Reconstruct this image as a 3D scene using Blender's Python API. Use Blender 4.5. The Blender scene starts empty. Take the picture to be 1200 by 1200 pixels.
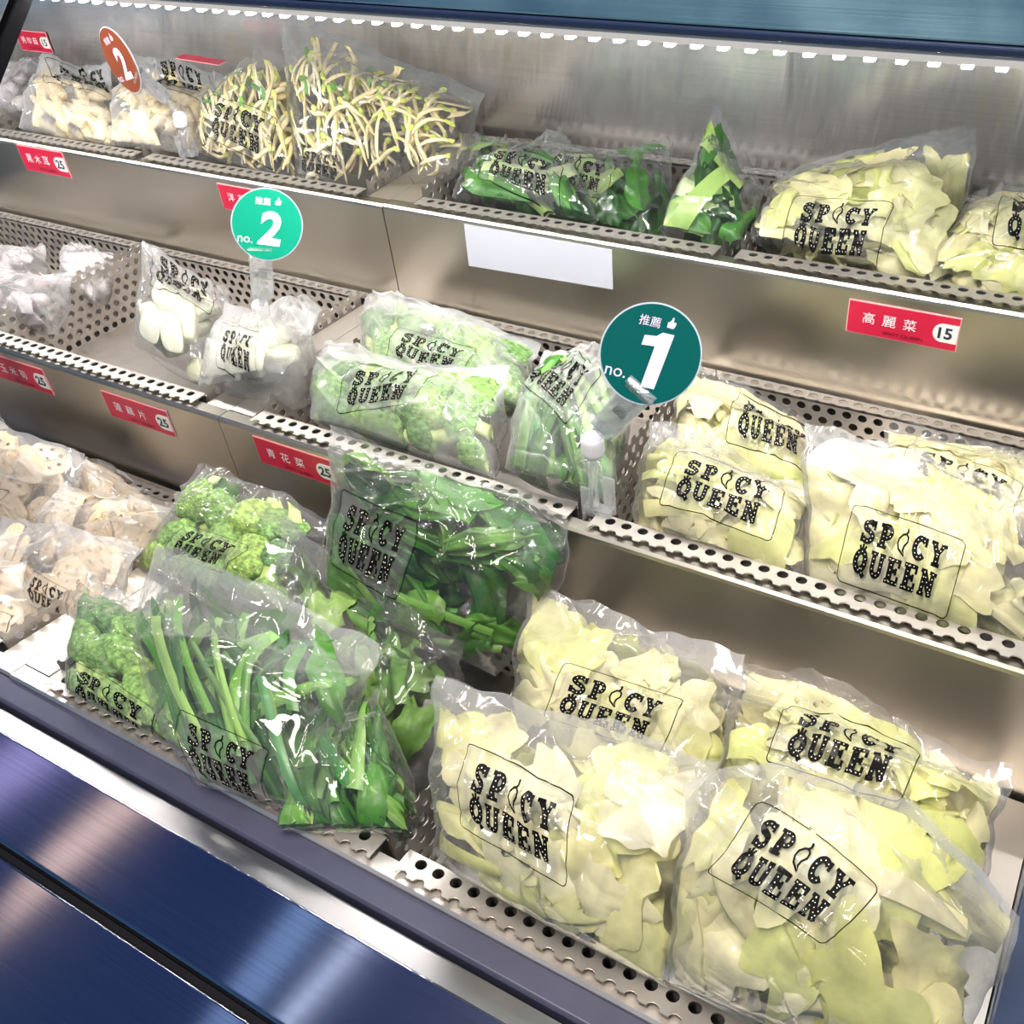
import bpy, bmesh, math, random
import numpy as np
from mathutils import Vector, Matrix

S = bpy.context.scene
COL = S.collection
rad = math.radians

# ------------------------------------------------------------------ camera, world, lamps, exposure
cam_d = bpy.data.cameras.new('camera')
cam_d.sensor_fit = 'HORIZONTAL'; cam_d.sensor_width = 36.0; cam_d.lens = 36.29
cam_d.clip_start = 0.02
cam = bpy.data.objects.new('camera', cam_d); COL.objects.link(cam)
cam.matrix_world = Matrix(((0.85245355, -0.27060063, 0.44732342, 0.72943137),
                           (0.51136532, 0.60956911, -0.60574830, -0.52614238),
                           (-0.10875867, 0.74511797, 0.65800513, 0.57037056),
                           (0, 0, 0, 1)))
S.camera = cam
S.view_settings.view_transform = 'Standard'; S.view_settings.look = 'None'
S.view_settings.gamma = 1.0; S.view_settings.use_curve_mapping = False
S.view_settings.exposure = -0.10
S.cycles.max_bounces = 8; S.cycles.transparent_max_bounces = 40
S.cycles.glossy_bounces = 4; S.cycles.diffuse_bounces = 4; S.cycles.transmission_bounces = 6
S.cycles.caustics_reflective = False; S.cycles.caustics_refractive = False
S.cycles.sample_clamp_indirect = 6.0

W = bpy.data.worlds.new('shop_light'); S.world = W; W.use_nodes = True
bg = W.node_tree.nodes['Background']
bg.inputs['Strength'].default_value = 0.55
# dim blue-lit shop: cyan-blue around the horizon, deep blue towards the ceiling
_nt = W.node_tree; _tc = _nt.nodes.new('ShaderNodeTexCoord'); _sp = _nt.nodes.new('ShaderNodeSeparateXYZ'); _rp = _nt.nodes.new('ShaderNodeValToRGB')
_nt.links.new(_tc.outputs['Generated'], _sp.inputs[0]); _nt.links.new(_sp.outputs['Z'], _rp.inputs['Fac']); _nt.links.new(_rp.outputs['Color'], bg.inputs['Color'])
_rp.color_ramp.elements[0].position = 0.0; _rp.color_ramp.elements[0].color = (0.14, 0.36, 0.58, 1)
_rp.color_ramp.elements[1].position = 0.75; _rp.color_ramp.elements[1].color = (0.05, 0.11, 0.36, 1)

def area(name, loc, target, sx, sy, power, color):
    d = bpy.data.lights.new(name, 'AREA'); d.shape = 'RECTANGLE'; d.size = sx; d.size_y = sy
    d.energy = power; d.color = color
    o = bpy.data.objects.new(name, d); COL.objects.link(o); o.location = loc
    o.rotation_euler = (Vector(target) - Vector(loc)).to_track_quat('-Z', 'Y').to_euler()
    return o
# narrow tinted lamps added to streak the front ledge, then two shop ceiling lamps (the LED strip under the header is built with the case)
area('ceiling_and_streak_lamp', (-1.57, -1.28, 1.9), (-1.4, -1.0, 0), 0.10, 0.9, 0.8, (1.0, 0.66, 0.46))
area('ceiling_and_streak_lamp', (-2.02, -1.28, 1.9), (-1.8, -1.0, 0), 0.16, 0.9, 0.7, (0.72, 0.58, 1.0))
area('ceiling_and_streak_lamp', (-0.80, -1.30, 1.9), (-0.7, -1.0, 0), 0.10, 0.9, 0.3, (0.45, 0.66, 1.0))
area('ceiling_and_streak_lamp', (-0.62, -1.30, 1.9), (-0.5, -1.0, 0), 0.03, 0.9, 0.35, (0.8, 0.86, 1.0))
area('ceiling_and_streak_lamp', (0.35, -0.75, 1.9), (0.35, -0.65, 0), 0.25, 1.3, 62, (1.0, 0.91, 0.80))
area('ceiling_and_streak_lamp', (1.7, -0.75, 1.9), (1.6, -0.65, 0), 0.25, 1.3, 26, (1.0, 0.91, 0.80))

# ------------------------------------------------------------------ materials
def mat(name):
    m = bpy.data.materials.new(name); m.use_nodes = True
    nt = m.node_tree; nt.nodes.clear()
    out = nt.nodes.new('ShaderNodeOutputMaterial')
    return m, nt, out
def N(nt, t, **kw):
    n = nt.nodes.new(t)
    for k, v in kw.items(): setattr(n, k, v)
    return n
def L(nt, a, b): nt.links.new(a, b)
def princ(name, col, rough=0.5, metal=0.0, noise=0.0, scale=40.0, sss=0.0, trans=None, bump=0.0, bscale=200., spec=0.5, rand=None, coat=0.0):
    m, nt, out = mat(name)
    p = N(nt, 'ShaderNodeBsdfPrincipled')
    p.inputs['Base Color'].default_value = (*col, 1); p.inputs['Roughness'].default_value = rough
    p.inputs['Metallic'].default_value = metal; p.inputs['Specular IOR Level'].default_value = spec
    p.inputs['Coat Weight'].default_value = coat
    tc = N(nt, 'ShaderNodeTexCoord')
    src = None
    if rand:
        oi = N(nt, 'ShaderNodeObjectInfo'); r = N(nt, 'ShaderNodeValToRGB')
        while len(r.color_ramp.elements) < len(rand): r.color_ramp.elements.new(0.5)
        for i, c in enumerate(rand):
            r.color_ramp.elements[i].position = i / max(1, len(rand) - 1); r.color_ramp.elements[i].color = (*c, 1)
        L(nt, oi.outputs['Random'], r.inputs['Fac']); src = r.outputs['Color']
    if noise > 0:
        nz = N(nt, 'ShaderNodeTexNoise'); nz.inputs['Scale'].default_value = scale; nz.inputs['Detail'].default_value = 4
        L(nt, tc.outputs['Object'], nz.inputs['Vector'])
        mp = N(nt, 'ShaderNodeMapRange'); mp.inputs['From Min'].default_value = .3; mp.inputs['From Max'].default_value = .7
        mp.inputs['To Min'].default_value = 1 - noise; mp.inputs['To Max'].default_value = 1 + noise
        L(nt, nz.outputs['Fac'], mp.inputs['Value'])
        mx = N(nt, 'ShaderNodeVectorMath', operation='SCALE')
        if src: L(nt, src, mx.inputs[0])
        else: mx.inputs[0].default_value = col
        L(nt, mp.outputs['Result'], mx.inputs['Scale']); src = mx.outputs['Vector']
    if src: L(nt, src, p.inputs['Base Color'])
    if bump > 0:
        nb = N(nt, 'ShaderNodeTexNoise'); nb.inputs['Scale'].default_value = bscale; nb.inputs['Detail'].default_value = 3
        L(nt, tc.outputs['Object'], nb.inputs['Vector'])
        b = N(nt, 'ShaderNodeBump'); b.inputs['Strength'].default_value = bump; b.inputs['Distance'].default_value = .002
        L(nt, nb.outputs['Fac'], b.inputs['Height']); L(nt, b.outputs['Normal'], p.inputs['Normal'])
    if trans:
        t = N(nt, 'ShaderNodeBsdfTranslucent')
        if src: L(nt, src, t.inputs['Color'])
        else: t.inputs['Color'].default_value = (*col, 1)
        mx = N(nt, 'ShaderNodeMixShader'); mx.inputs['Fac'].default_value = trans
        L(nt, p.outputs[0], mx.inputs[1]); L(nt, t.outputs[0], mx.inputs[2]); L(nt, mx.outputs[0], out.inputs['Surface'])
    else: L(nt, p.outputs[0], out.inputs['Surface'])
    return m

def steel(name, col, rough, aniso=0.6, axis=0, wear=0.25, bump=0.06, smear=2):
    """brushed stainless steel: fine grain running along X, smudges that change the gloss"""
    m, nt, out = mat(name)
    p = N(nt, 'ShaderNodeBsdfPrincipled'); p.inputs['Metallic'].default_value = 1
    p.inputs['Base Color'].default_value = (*col, 1); p.inputs['Anisotropic'].default_value = aniso
    tc = N(nt, 'ShaderNodeTexCoord')
    geo = N(nt, 'ShaderNodeCombineXYZ'); geo.inputs[smear].default_value = 1.0
    L(nt, geo.outputs[0], p.inputs['Tangent'])
    sm = N(nt, 'ShaderNodeTexNoise'); sm.inputs['Scale'].default_value = 9; sm.inputs['Detail'].default_value = 5
    L(nt, tc.outputs['Object'], sm.inputs['Vector'])
    mp = N(nt, 'ShaderNodeMapRange'); mp.inputs['From Min'].default_value = .35; mp.inputs['From Max'].default_value = .7
    mp.inputs['To Min'].default_value = rough * (1 - wear); mp.inputs['To Max'].default_value = rough * (1 + wear)
    L(nt, sm.outputs['Fac'], mp.inputs['Value']); L(nt, mp.outputs['Result'], p.inputs['Roughness'])
    mg = N(nt, 'ShaderNodeMapping'); mg.inputs['Scale'].default_value = (4, 550, 550) if axis == 0 else (900, 4, 900)
    L(nt, tc.outputs['Object'], mg.inputs['Vector'])
    gr = N(nt, 'ShaderNodeTexNoise'); gr.inputs['Scale'].default_value = 1; gr.inputs['Detail'].default_value = 2
    L(nt, mg.outputs[0], gr.inputs['Vector'])
    b = N(nt, 'ShaderNodeBump'); b.inputs['Strength'].default_value = bump; b.inputs['Distance'].default_value = .0006
    L(nt, gr.outputs['Fac'], b.inputs['Height']); L(nt, b.outputs['Normal'], p.inputs['Normal'])
    L(nt, p.outputs[0], out.inputs['Surface'])
    return m

def film(name, haze, tint=(1, 1, 1), rough=0.07, gloss=1.2):
    """thin clear plastic: see-through, mirror-like glints by Fresnel, a little milky condensation"""
    m, nt, out = mat(name)
    tr = N(nt, 'ShaderNodeBsdfTransparent'); tr.inputs['Color'].default_value = (*[0.985 * c for c in tint], 1)
    gl = N(nt, 'ShaderNodeBsdfGlossy'); gl.inputs['Roughness'].default_value = rough
    df = N(nt, 'ShaderNodeBsdfDiffuse'); df.inputs['Color'].default_value = (.92, .92, .92, 1)
    tl = N(nt, 'ShaderNodeBsdfTranslucent'); tl.inputs['Color'].default_value = (.92, .92, .92, 1)
    md = N(nt, 'ShaderNodeMixShader'); md.inputs['Fac'].default_value = .5
    L(nt, df.outputs[0], md.inputs[1]); L(nt, tl.outputs[0], md.inputs[2])
    tc = N(nt, 'ShaderNodeTexCoord')
    nz = N(nt, 'ShaderNodeTexNoise'); nz.inputs['Scale'].default_value = 24; nz.inputs['Detail'].default_value = 6
    L(nt, tc.outputs['Object'], nz.inputs['Vector'])
    mp = N(nt, 'ShaderNodeMapRange'); mp.inputs['From Min'].default_value = .35; mp.inputs['From Max'].default_value = .72
    mp.inputs['To Min'].default_value = haze * .45; mp.inputs['To Max'].default_value = haze * 1.8
    L(nt, nz.outputs['Fac'], mp.inputs['Value'])
    at = N(nt, 'ShaderNodeAttribute'); at.attribute_name = 'mist'
    ma = N(nt, 'ShaderNodeMath', operation='MULTIPLY_ADD'); ma.inputs[1].default_value = .22 * min(1.0, haze * 12); L(nt, at.outputs['Fac'], ma.inputs[0]); L(nt, mp.outputs['Result'], ma.inputs[2])
    lw = N(nt, 'ShaderNodeLayerWeight'); lw.inputs['Blend'].default_value = .5
    pw = N(nt, 'ShaderNodeMath', operation='POWER'); pw.inputs[1].default_value = 3.0; L(nt, lw.outputs['Facing'], pw.inputs[0])
    ed = N(nt, 'ShaderNodeMath', operation='MULTIPLY_ADD'); ed.inputs[1].default_value = .30; ed.use_clamp = True
    L(nt, pw.outputs[0], ed.inputs[0]); L(nt, ma.outputs[0], ed.inputs[2])
    m1 = N(nt, 'ShaderNodeMixShader'); L(nt, ed.outputs[0], m1.inputs['Fac'])
    L(nt, tr.outputs[0], m1.inputs[1]); L(nt, md.outputs[0], m1.inputs[2])
    # fine crinkles
    vz = N(nt, 'ShaderNodeTexVoronoi'); vz.feature = 'F1'; vz.inputs['Scale'].default_value = 26; vz.inputs['Randomness'].default_value = 1
    n2 = N(nt, 'ShaderNodeTexNoise'); n2.inputs['Scale'].default_value = 18; n2.inputs['Detail'].default_value = 2; n2.inputs['Distortion'].default_value = 1.4
    L(nt, tc.outputs['Object'], vz.inputs['Vector']); L(nt, tc.outputs['Object'], n2.inputs['Vector'])
    ad = N(nt, 'ShaderNodeMath', operation='MULTIPLY_ADD'); ad.inputs[1].default_value = .35
    L(nt, vz.outputs['Distance'], ad.inputs[0]); L(nt, n2.outputs['Fac'], ad.inputs[2])
    b = N(nt, 'ShaderNodeBump'); b.inputs['Strength'].default_value = .42; b.inputs['Distance'].default_value = .008
    L(nt, ad.outputs[0], b.inputs['Height']); L(nt, b.outputs['Normal'], gl.inputs['Normal'])
    fr = N(nt, 'ShaderNodeFresnel'); fr.inputs['IOR'].default_value = 1.5; L(nt, b.outputs['Normal'], fr.inputs['Normal'])
    mu = N(nt, 'ShaderNodeMath', operation='MULTIPLY'); mu.inputs[1].default_value = gloss
    L(nt, fr.outputs[0], mu.inputs[0])
    mn = N(nt, 'ShaderNodeMath', operation='MINIMUM'); mn.inputs[1].default_value = .30; L(nt, mu.outputs[0], mn.inputs[0]); mu = mn
    m2 = N(nt, 'ShaderNodeMixShader'); L(nt, mu.outputs[0], m2.inputs['Fac'])
    L(nt, m1.outputs[0], m2.inputs[1]); L(nt, gl.outputs[0], m2.inputs[2]); L(nt, m2.outputs[0], out.inputs['Surface'])
    return m

def clear_acrylic(name, tint=(.96, .97, 1.0), haze=.22):
    return film(name, haze, tint, rough=.04, gloss=2.2)

def emit(name, col, s):
    m, nt, out = mat(name); e = N(nt, 'ShaderNodeEmission'); e.inputs['Color'].default_value = (*col, 1); e.inputs['Strength'].default_value = s
    L(nt, e.outputs[0], out.inputs['Surface']); return m

def milk(name, fac):
    m, nt, out = mat(name); t = N(nt, 'ShaderNodeBsdfTransparent'); d = N(nt, 'ShaderNodeBsdfDiffuse'); d.inputs['Color'].default_value = (.93, .92, .88, 1)
    mx = N(nt, 'ShaderNodeMixShader'); mx.inputs['Fac'].default_value = fac
    L(nt, t.outputs[0], mx.inputs[1]); L(nt, d.outputs[0], mx.inputs[2]); L(nt, mx.outputs[0], out.inputs['Surface']); return m

M = {}
M['steel_panel'] = steel('brushed_steel_panel', (.50, .465, .40), .36, .3, wear=.15)
M['steel_frame'] = steel('satin_steel_frame', (.84, .77, .70), .45, .3, wear=.12)
M['steel_strip'] = steel('worn_steel_strip', (.40, .38, .37), .36, .2, wear=.15)
M['steel_header'] = steel('brushed_steel_header', (.42, .68, .80), .42, .6, bump=.3)  # blue in the steel colour stands for the room's reflected blue
def brushed(name, col, r, a, wide=0.0, wide_r=.5):
    """strongly brushed sheet: grain along X, so lamps smear into narrow streaks across the grain"""
    m, nt, out = mat(name)
    t = N(nt, 'ShaderNodeCombineXYZ'); t.inputs[0].default_value = 1
    tc = N(nt, 'ShaderNodeTexCoord'); sm = N(nt, 'ShaderNodeTexNoise'); sm.inputs['Scale'].default_value = 6; L(nt, tc.outputs['Object'], sm.inputs['Vector'])
    mg = N(nt, 'ShaderNodeMapping'); mg.inputs['Scale'].default_value = (3, 700, 700); L(nt, tc.outputs['Object'], mg.inputs['Vector'])
    gr = N(nt, 'ShaderNodeTexNoise'); gr.inputs['Scale'].default_value = 1; L(nt, mg.outputs[0], gr.inputs['Vector'])
    ad = N(nt, 'ShaderNodeMath', operation='MULTIPLY_ADD'); ad.inputs[1].default_value = .5; L(nt, sm.outputs['Fac'], ad.inputs[0]); L(nt, gr.outputs['Fac'], ad.inputs[2])
    mp = N(nt, 'ShaderNodeMapRange'); mp.inputs['From Min'].default_value = .4; mp.inputs['From Max'].default_value = 1.1; mp.inputs['To Min'].default_value = .86; mp.inputs['To Max'].default_value = 1.1
    L(nt, ad.outputs[0], mp.inputs['Value'])
    sc = N(nt, 'ShaderNodeVectorMath', operation='SCALE'); sc.inputs[0].default_value = col; L(nt, mp.outputs['Result'], sc.inputs['Scale'])
    g = N(nt, 'ShaderNodeBsdfAnisotropic'); g.inputs['Roughness'].default_value = r; g.inputs['Anisotropy'].default_value = a
    L(nt, t.outputs[0], g.inputs['Tangent']); L(nt, sc.outputs['Vector'], g.inputs['Color'])
    res = g.outputs[0]
    if wide > 0:
        w = N(nt, 'ShaderNodeBsdfAnisotropic'); w.inputs['Roughness'].default_value = wide_r; w.inputs['Anisotropy'].default_value = .3
        L(nt, t.outputs[0], w.inputs['Tangent']); L(nt, sc.outputs['Vector'], w.inputs['Color'])
        mx = N(nt, 'ShaderNodeMixShader'); mx.inputs['Fac'].default_value = wide; L(nt, res, mx.inputs[1]); L(nt, w.outputs[0], mx.inputs[2]); res = mx.outputs[0]
    L(nt, res, out.inputs['Surface']); return m
M['steel_back'] = brushed('brushed_steel_back_wall', (.84, .81, .79), .10, .85, .18, .62)
M['steel_front'] = brushed('brushed_steel_front', (.36, .38, .46), .12, .6, .05, .4)
M['steel_tray'] = princ('perforated_steel', (.54, .50, .46), .42, .75, noise=.06, scale=60)
M['bumper'] = princ('slate_plastic_bumper', (.055, .058, .10), .45, noise=.10, scale=30)
M['black'] = princ('gap_shade_and_plinth_black', (.005, .005, .007), .7, spec=.15)  # near-black stands for shade in the open gaps; the plinth shares it
M['post_black'] = princ('matt_black_post', (.0015, .0014, .002), .8, spec=.03)
M['navy'] = princ('navy_trim_and_rail', (.018, .03, .075), .35)
M['floor'] = princ('dark_tile', (.10, .11, .14), .4)
M['led'] = emit('led_bead_light', (1.0, .97, .93), 520)
M['led_cover'] = emit('led_cover_glow', (1.0, .95, .90), .62)
M['white_plastic'] = princ('white_plastic', (.86, .85, .84), .35)
M['diffuser'] = princ('led_profile', (.80, .78, .76), .5)
M['film_clear'] = film('bag_film_clear', .03)
M['film_milky'] = film('bag_film_milky', .07)
M['film_frosted'] = film('bag_film_frosted', .24)
M['print'] = princ('black_print', (.004, .004, .004), .6, spec=.08)
M['print_dot'] = princ('cream_print_dot', (.80, .78, .66), .6)
M['print_ground'] = milk('pale_print_ground', .05)
M['cabbage'] = princ('cabbage_leaf', (.85, .83, .5), .42, noise=.2, scale=45, trans=.34, bump=.5, bscale=90,
                     rand=[(.84, .80, .45), (.87, .84, .56), (.76, .77, .28), (.88, .85, .63), (.85, .81, .50), (.74, .78, .28), (.83, .79, .42), (.87, .83, .54), (.84, .78, .44)])
M['choy_leaf'] = princ('dark_green_leaf', (.05, .2, .03), .38, noise=.30, scale=30, trans=.22, bump=.4, bscale=90,
                       rand=[(.012, .075, .010), (.026, .15, .014), (.065, .25, .018), (.016, .10, .012)])
M['spinach'] = princ('spinach_leaf', (.05, .2, .03), .36, noise=.45, scale=45, trans=.25, bump=.6, bscale=110,
                     rand=[(.010, .07, .010), (.03, .16, .015), (.09, .28, .02), (.012, .085, .012), (.18, .40, .04), (.02, .12, .02)])
M['chive'] = princ('green_stalk', (.1, .3, .05), .35, noise=.2, scale=25, trans=.2,
                   rand=[(.05, .24, .05), (.20, .46, .07), (.02, .11, .025), (.36, .60, .14), (.08, .30, .09)])
M['stem'] = princ('pale_stem', (.6, .7, .4), .35, noise=.15, scale=25, trans=.2,
                  rand=[(.46, .62, .22), (.34, .52, .12), (.62, .72, .40)])
M['curly'] = princ('curly_green_leaf', (.12, .3, .05), .45, noise=.35, scale=60, trans=.22, bump=.5, bscale=120,
                   rand=[(.10, .28, .05), (.20, .40, .08), (.30, .48, .12), (.07, .22, .05)])
M['floret'] = princ('broccoli_floret', (.1, .22, .05), .6, noise=.6, scale=190, bump=1.0, bscale=420,
                    rand=[(.13, .28, .07), (.22, .40, .09), (.10, .22, .07), (.34, .52, .10)])
M['broc_stem'] = princ('broccoli_stem', (.55, .65, .25), .45, noise=.15, scale=40, rand=[(.58, .68, .28), (.45, .60, .18)])
M['sprout'] = princ('bean_sprout', (.86, .78, .52), .3, noise=.12, scale=60, trans=.2, rand=[(.92, .83, .54), (.86, .70, .34), (.94, .88, .66)])
M['bean'] = princ('sprout_head', (.62, .66, .15), .4, noise=.25, scale=90, rand=[(.66, .66, .14), (.42, .58, .10), (.74, .62, .20)])
M['daikon'] = princ('white_radish', (.9, .89, .80), .35, noise=.05, scale=30, trans=.25, rand=[(.74, .75, .64), (.70, .73, .52)])
M['lotus'] = princ('lotus_root', (.88, .76, .56), .42, noise=.10, scale=40, trans=.2, rand=[(.92, .78, .56), (.88, .70, .45), (.93, .83, .66)])
M['pink'] = princ('pale_pink_slice', (.82, .72, .74), .4, noise=.10, scale=40, trans=.25, rand=[(.84, .76, .80), (.86, .78, .76), (.74, .64, .70)])
M['corn'] = princ('baby_corn', (.88, .74, .42), .4, noise=.12, scale=120, bump=.6, bscale=260, rand=[(.80, .66, .38), (.78, .58, .28), (.82, .72, .50)])
M['red'] = princ('red_card', (.56, .012, .05), .38, noise=.05, scale=20)
M['card_edge'] = princ('pink_card_edge', (.88, .45, .45), .4)
M['cream_badge'] = princ('cream_price_badge', (.84, .82, .76), .4)
M['white_ink'] = princ('white_ink', (.90, .88, .90), .45)
M['dark_ink'] = princ('dark_ink', (.02, .03, .06), .45)
M['maroon_ink'] = princ('maroon_ink', (.16, .0, .02), .5)
M['paper'] = princ('white_sticker', (.58, .59, .66), .45, noise=.03, scale=15)
M['sign_teal'] = princ('deep_teal_sign', (.0, .095, .085), .22, coat=.6)
M['sign_green'] = princ('bright_green_sign', (.0, .27, .165), .3)
M['sign_brown'] = princ('rust_brown_sign', (.20, .038, .009), .4)
M['lilac_ink'] = princ('lilac_ink', (.72, .68, .88), .4)
M['acrylic'] = clear_acrylic('clear_acrylic')
M['rim'] = princ('frosted_sign_rim', (.62, .72, .82), .25, trans=.3)
M['ball'] = princ('white_joint_plastic', (.88, .86, .88), .3, trans=.15)

# ------------------------------------------------------------------ mesh helpers
def mesh_obj(name, V, F, mats, parent=None, smooth=False, mi=None, loc=None):
    me = bpy.data.meshes.new(name)
    me.from_pydata([tuple(v) for v in V], [], F)
    for m in (mats if isinstance(mats, (list, tuple)) else [mats]): me.materials.append(m)
    if smooth: me.polygons.foreach_set('use_smooth', [True] * len(me.polygons))
    if mi is not None: me.polygons.foreach_set('material_index', mi)
    me.update()
    o = bpy.data.objects.new(name, me); COL.objects.link(o)
    if parent: o.parent = parent
    if loc is not None: o.location = loc
    return o
def np_mesh(name, V, F, mats, smooth=True, mi=None):
    """fast mesh from numpy quads/tris"""
    V = np.asarray(V, dtype=np.float32); F = np.asarray(F, dtype=np.int32); k = F.shape[1]
    me = bpy.data.meshes.new(name)
    me.vertices.add(len(V)); me.vertices.foreach_set('co', V.ravel())
    me.loops.add(F.size); me.loops.foreach_set('vertex_index', F.ravel())
    me.polygons.add(len(F)); me.polygons.foreach_set('loop_start', np.arange(0, F.size, k, dtype=np.int32))
    try: me.polygons.foreach_set('loop_total', np.full(len(F), k, dtype=np.int32))
    except Exception: pass
    for m in (mats if isinstance(mats, (list, tuple)) else [mats]): me.materials.append(m)
    if mi is not None: me.polygons.foreach_set('material_index', np.asarray(mi, dtype=np.int32))
    me.polygons.foreach_set('use_smooth', np.full(len(F), smooth))
    me.update(calc_edges=True); me.validate()
    return me
def link(name, me, parent=None, loc=None):
    o = bpy.data.objects.new(name, me); COL.objects.link(o)
    if parent: o.parent = parent
    if loc is not None: o.location = loc
    return o
def empty(name, loc=(0, 0, 0)):
    o = bpy.data.objects.new(name, None); COL.objects.link(o); o.location = loc; o.empty_display_size = .02; return o
def tag(o, label=None, cat=None, group=None, kind=None):
    if label: o['label'] = label
    if cat: o['category'] = cat
    if group: o['group'] = group
    if kind: o['kind'] = kind
    return o
class MB:
    def __init__(s): s.V = []; s.F = []; s.mi = []
    def add(s, V, F, k=0):
        b = len(s.V); s.V += [tuple(v) for v in V]; s.F += [tuple(i + b for i in f) for f in F]; s.mi += [k] * len(F)
    def box(s, x0, x1, y0, y1, z0, z1, k=0):
        V = [(x, y, z) for x in (x0, x1) for y in (y0, y1) for z in (z0, z1)]
        s.add(V, [(0, 1, 3, 2), (4, 6, 7, 5), (0, 4, 5, 1), (2, 3, 7, 6), (0, 2, 6, 4), (1, 5, 7, 3)], k)
    def obox(s, c, ex, ey, ez, hx, hy, hz, k=0):
        c, ex, ey, ez = [np.array(a, float) for a in (c, ex, ey, ez)]
        V = [c + a * hx * ex + b * hy * ey + d * hz * ez for a in (-1, 1) for b in (-1, 1) for d in (-1, 1)]
        s.add(V, [(0, 1, 3, 2), (4, 6, 7, 5), (0, 4, 5, 1), (2, 3, 7, 6), (0, 2, 6, 4), (1, 5, 7, 3)], k)
    def extrude_x(s, prof, x0, x1, k=0, closed=True):
        n = len(prof); V = [(x0, y, z) for y, z in prof] + [(x1, y, z) for y, z in prof]
        F = [(i, (i + 1) % n, n + (i + 1) % n, n + i) for i in range(n if closed else n - 1)]
        if closed: F += [tuple(range(n))[::-1], tuple(range(n, 2 * n))]
        s.add(V, F, k)
    def tube(s, pts, r, n=8, k=0, cap=True):
        pts = [np.array(q, float) for q in pts]; rs = r if isinstance(r, (list, tuple, np.ndarray)) else [r] * len(pts)
        V = []; up = np.array((.13, .31, .94))
        for i, q in enumerate(pts):
            t = pts[min(i + 1, len(pts) - 1)] - pts[max(i - 1, 0)]; t /= np.linalg.norm(t) + 1e-9
            a = np.cross(t, up); a /= np.linalg.norm(a) + 1e-9; b = np.cross(t, a)
            for j in range(n):
                w = 2 * math.pi * j / n; V.append(q + rs[i] * (math.cos(w) * a + math.sin(w) * b))
        F = [(i * n + j, i * n + (j + 1) % n, (i + 1) * n + (j + 1) % n, (i + 1) * n + j) for i in range(len(pts) - 1) for j in range(n)]
        if cap: F += [tuple(range(n))[::-1], tuple(range((len(pts) - 1) * n, len(pts) * n))]
        s.add(V, F, k)
    def build(s, name, mats, parent=None, smooth=False, bevel=0, loc=None):
        if loc is not None: s.V = [tuple(np.array(v) - np.array(loc)) for v in s.V]
        o = mesh_obj(name, s.V, s.F, mats, parent, smooth, s.mi, loc)
        if bevel:
            b = o.modifiers.new('round', 'BEVEL'); b.width = bevel; b.segments = 2; b.limit_method = 'ANGLE'
        return o

# ------------------------------------------------------------------ room and case
mb = MB(); mb.box(-4, 4, -5, 1.5, -1.02, -0.95)
tag(mb.build('floor', M['floor']), kind='structure')

XL, XR = -2.0, 0.777
case = empty('refrigerated_display_case', (-0.4, 0.0, -0.95))
tag(case, 'stainless steel refrigerated self-service display case with a header coloured for blue reflections and LED strip', 'display case')
def cpart(mb, name, m, **kw): return mb.build(name, m, None, **kw)
def adopt(o, parent):
    o.parent = parent; o.matrix_parent_inverse = parent.matrix_world.inverted() if parent.matrix_world != Matrix() else Matrix.Translation(-parent.location); return o

mb = MB(); mb.extrude_x([(.545, .055), (.545, .62), (.56, .62), (.56, .055)], XL, 1.0)
adopt(mb.build('back_panel', M['steel_back']), case)
mb = MB(); mb.extrude_x([(.1475, .3468), (.1475, .62), (.56, .62), (.56, .56), (.20, .36), (.20, .3505)], XL, 1.0)
adopt(mb.build('header_panel', M['steel_header'], bevel=.002), case)
mb = MB(); mb.extrude_x([(.146, .3405), (.146, .3462), (.20, .3500), (.20, .347), (.152, .344), (.152, .3405)], XL, 1.0)
adopt(mb.build('header_trim', M['navy'], bevel=.0015), case)
mb = MB(); mb.extrude_x([(.160, .331), (.160, .3435), (.20, .3465), (.20, .331)], XL, 1.0)
strip = adopt(mb.build('light_strip', M['diffuser']), case)
mb = MB(); mb.box(XL, 1.0, .1590, .1600, .3306, .3345)
cov = mb.build('glowing_cover', M['led_cover']); cov.parent = strip
bead = MB(); bead.box(-.0030, .0030, -.003, .003, -.0040, 0.0)
proto = None
for i in range(104):
    x = -1.29 + i * .0198
    if proto is None:
        o = bead.build('led_bead', M['led']); proto = o
    else:
        o = proto.copy(); COL.objects.link(o)
    o.parent = strip; o.location = (x, .166, .3309)
# front ledge of the case: bumper, reveal, sloped strip, ledge, rounded nose, lower panel
mb = MB(); mb.extrude_x([(-.2955, -.076), (-.2955, -.15), (-.3155, -.15), (-.3155, -.078), (-.3135, -.0755)], XL, XR)
adopt(mb.build('bumper_rail', M['bumper'], bevel=.001), case)
mb = MB(); mb.box(.7775, .86, -.3155, .55, -.15, -.0735)
adopt(mb.build('end_rail', M['navy'], bevel=.002), case)  # navy puts the blue reflection on this black rail into its colour
mb = MB(); mb.extrude_x([(-.3155, -.092), (-.3155, -.15), (-.322, -.15), (-.322, -.092)], XL, .86)
adopt(mb.build('shadow_gap', M['black']), case)  # solid black filler in place of the gap's own shade
mb = MB(); mb.extrude_x([(-.3185, -.090), (-.3190, -.0815), (-.3366, -.0775), (-.3366, -.090)], XL, .86)
adopt(mb.build('ledge_strip', M['steel_strip']), case)
def fillet(cy, cz, r, a0, a1, n=8): return [(cy + r * math.cos(rad(a0 + (a1 - a0) * i / n)), cz + r * math.sin(rad(a0 + (a1 - a0) * i / n))) for i in range(n + 1)]
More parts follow.
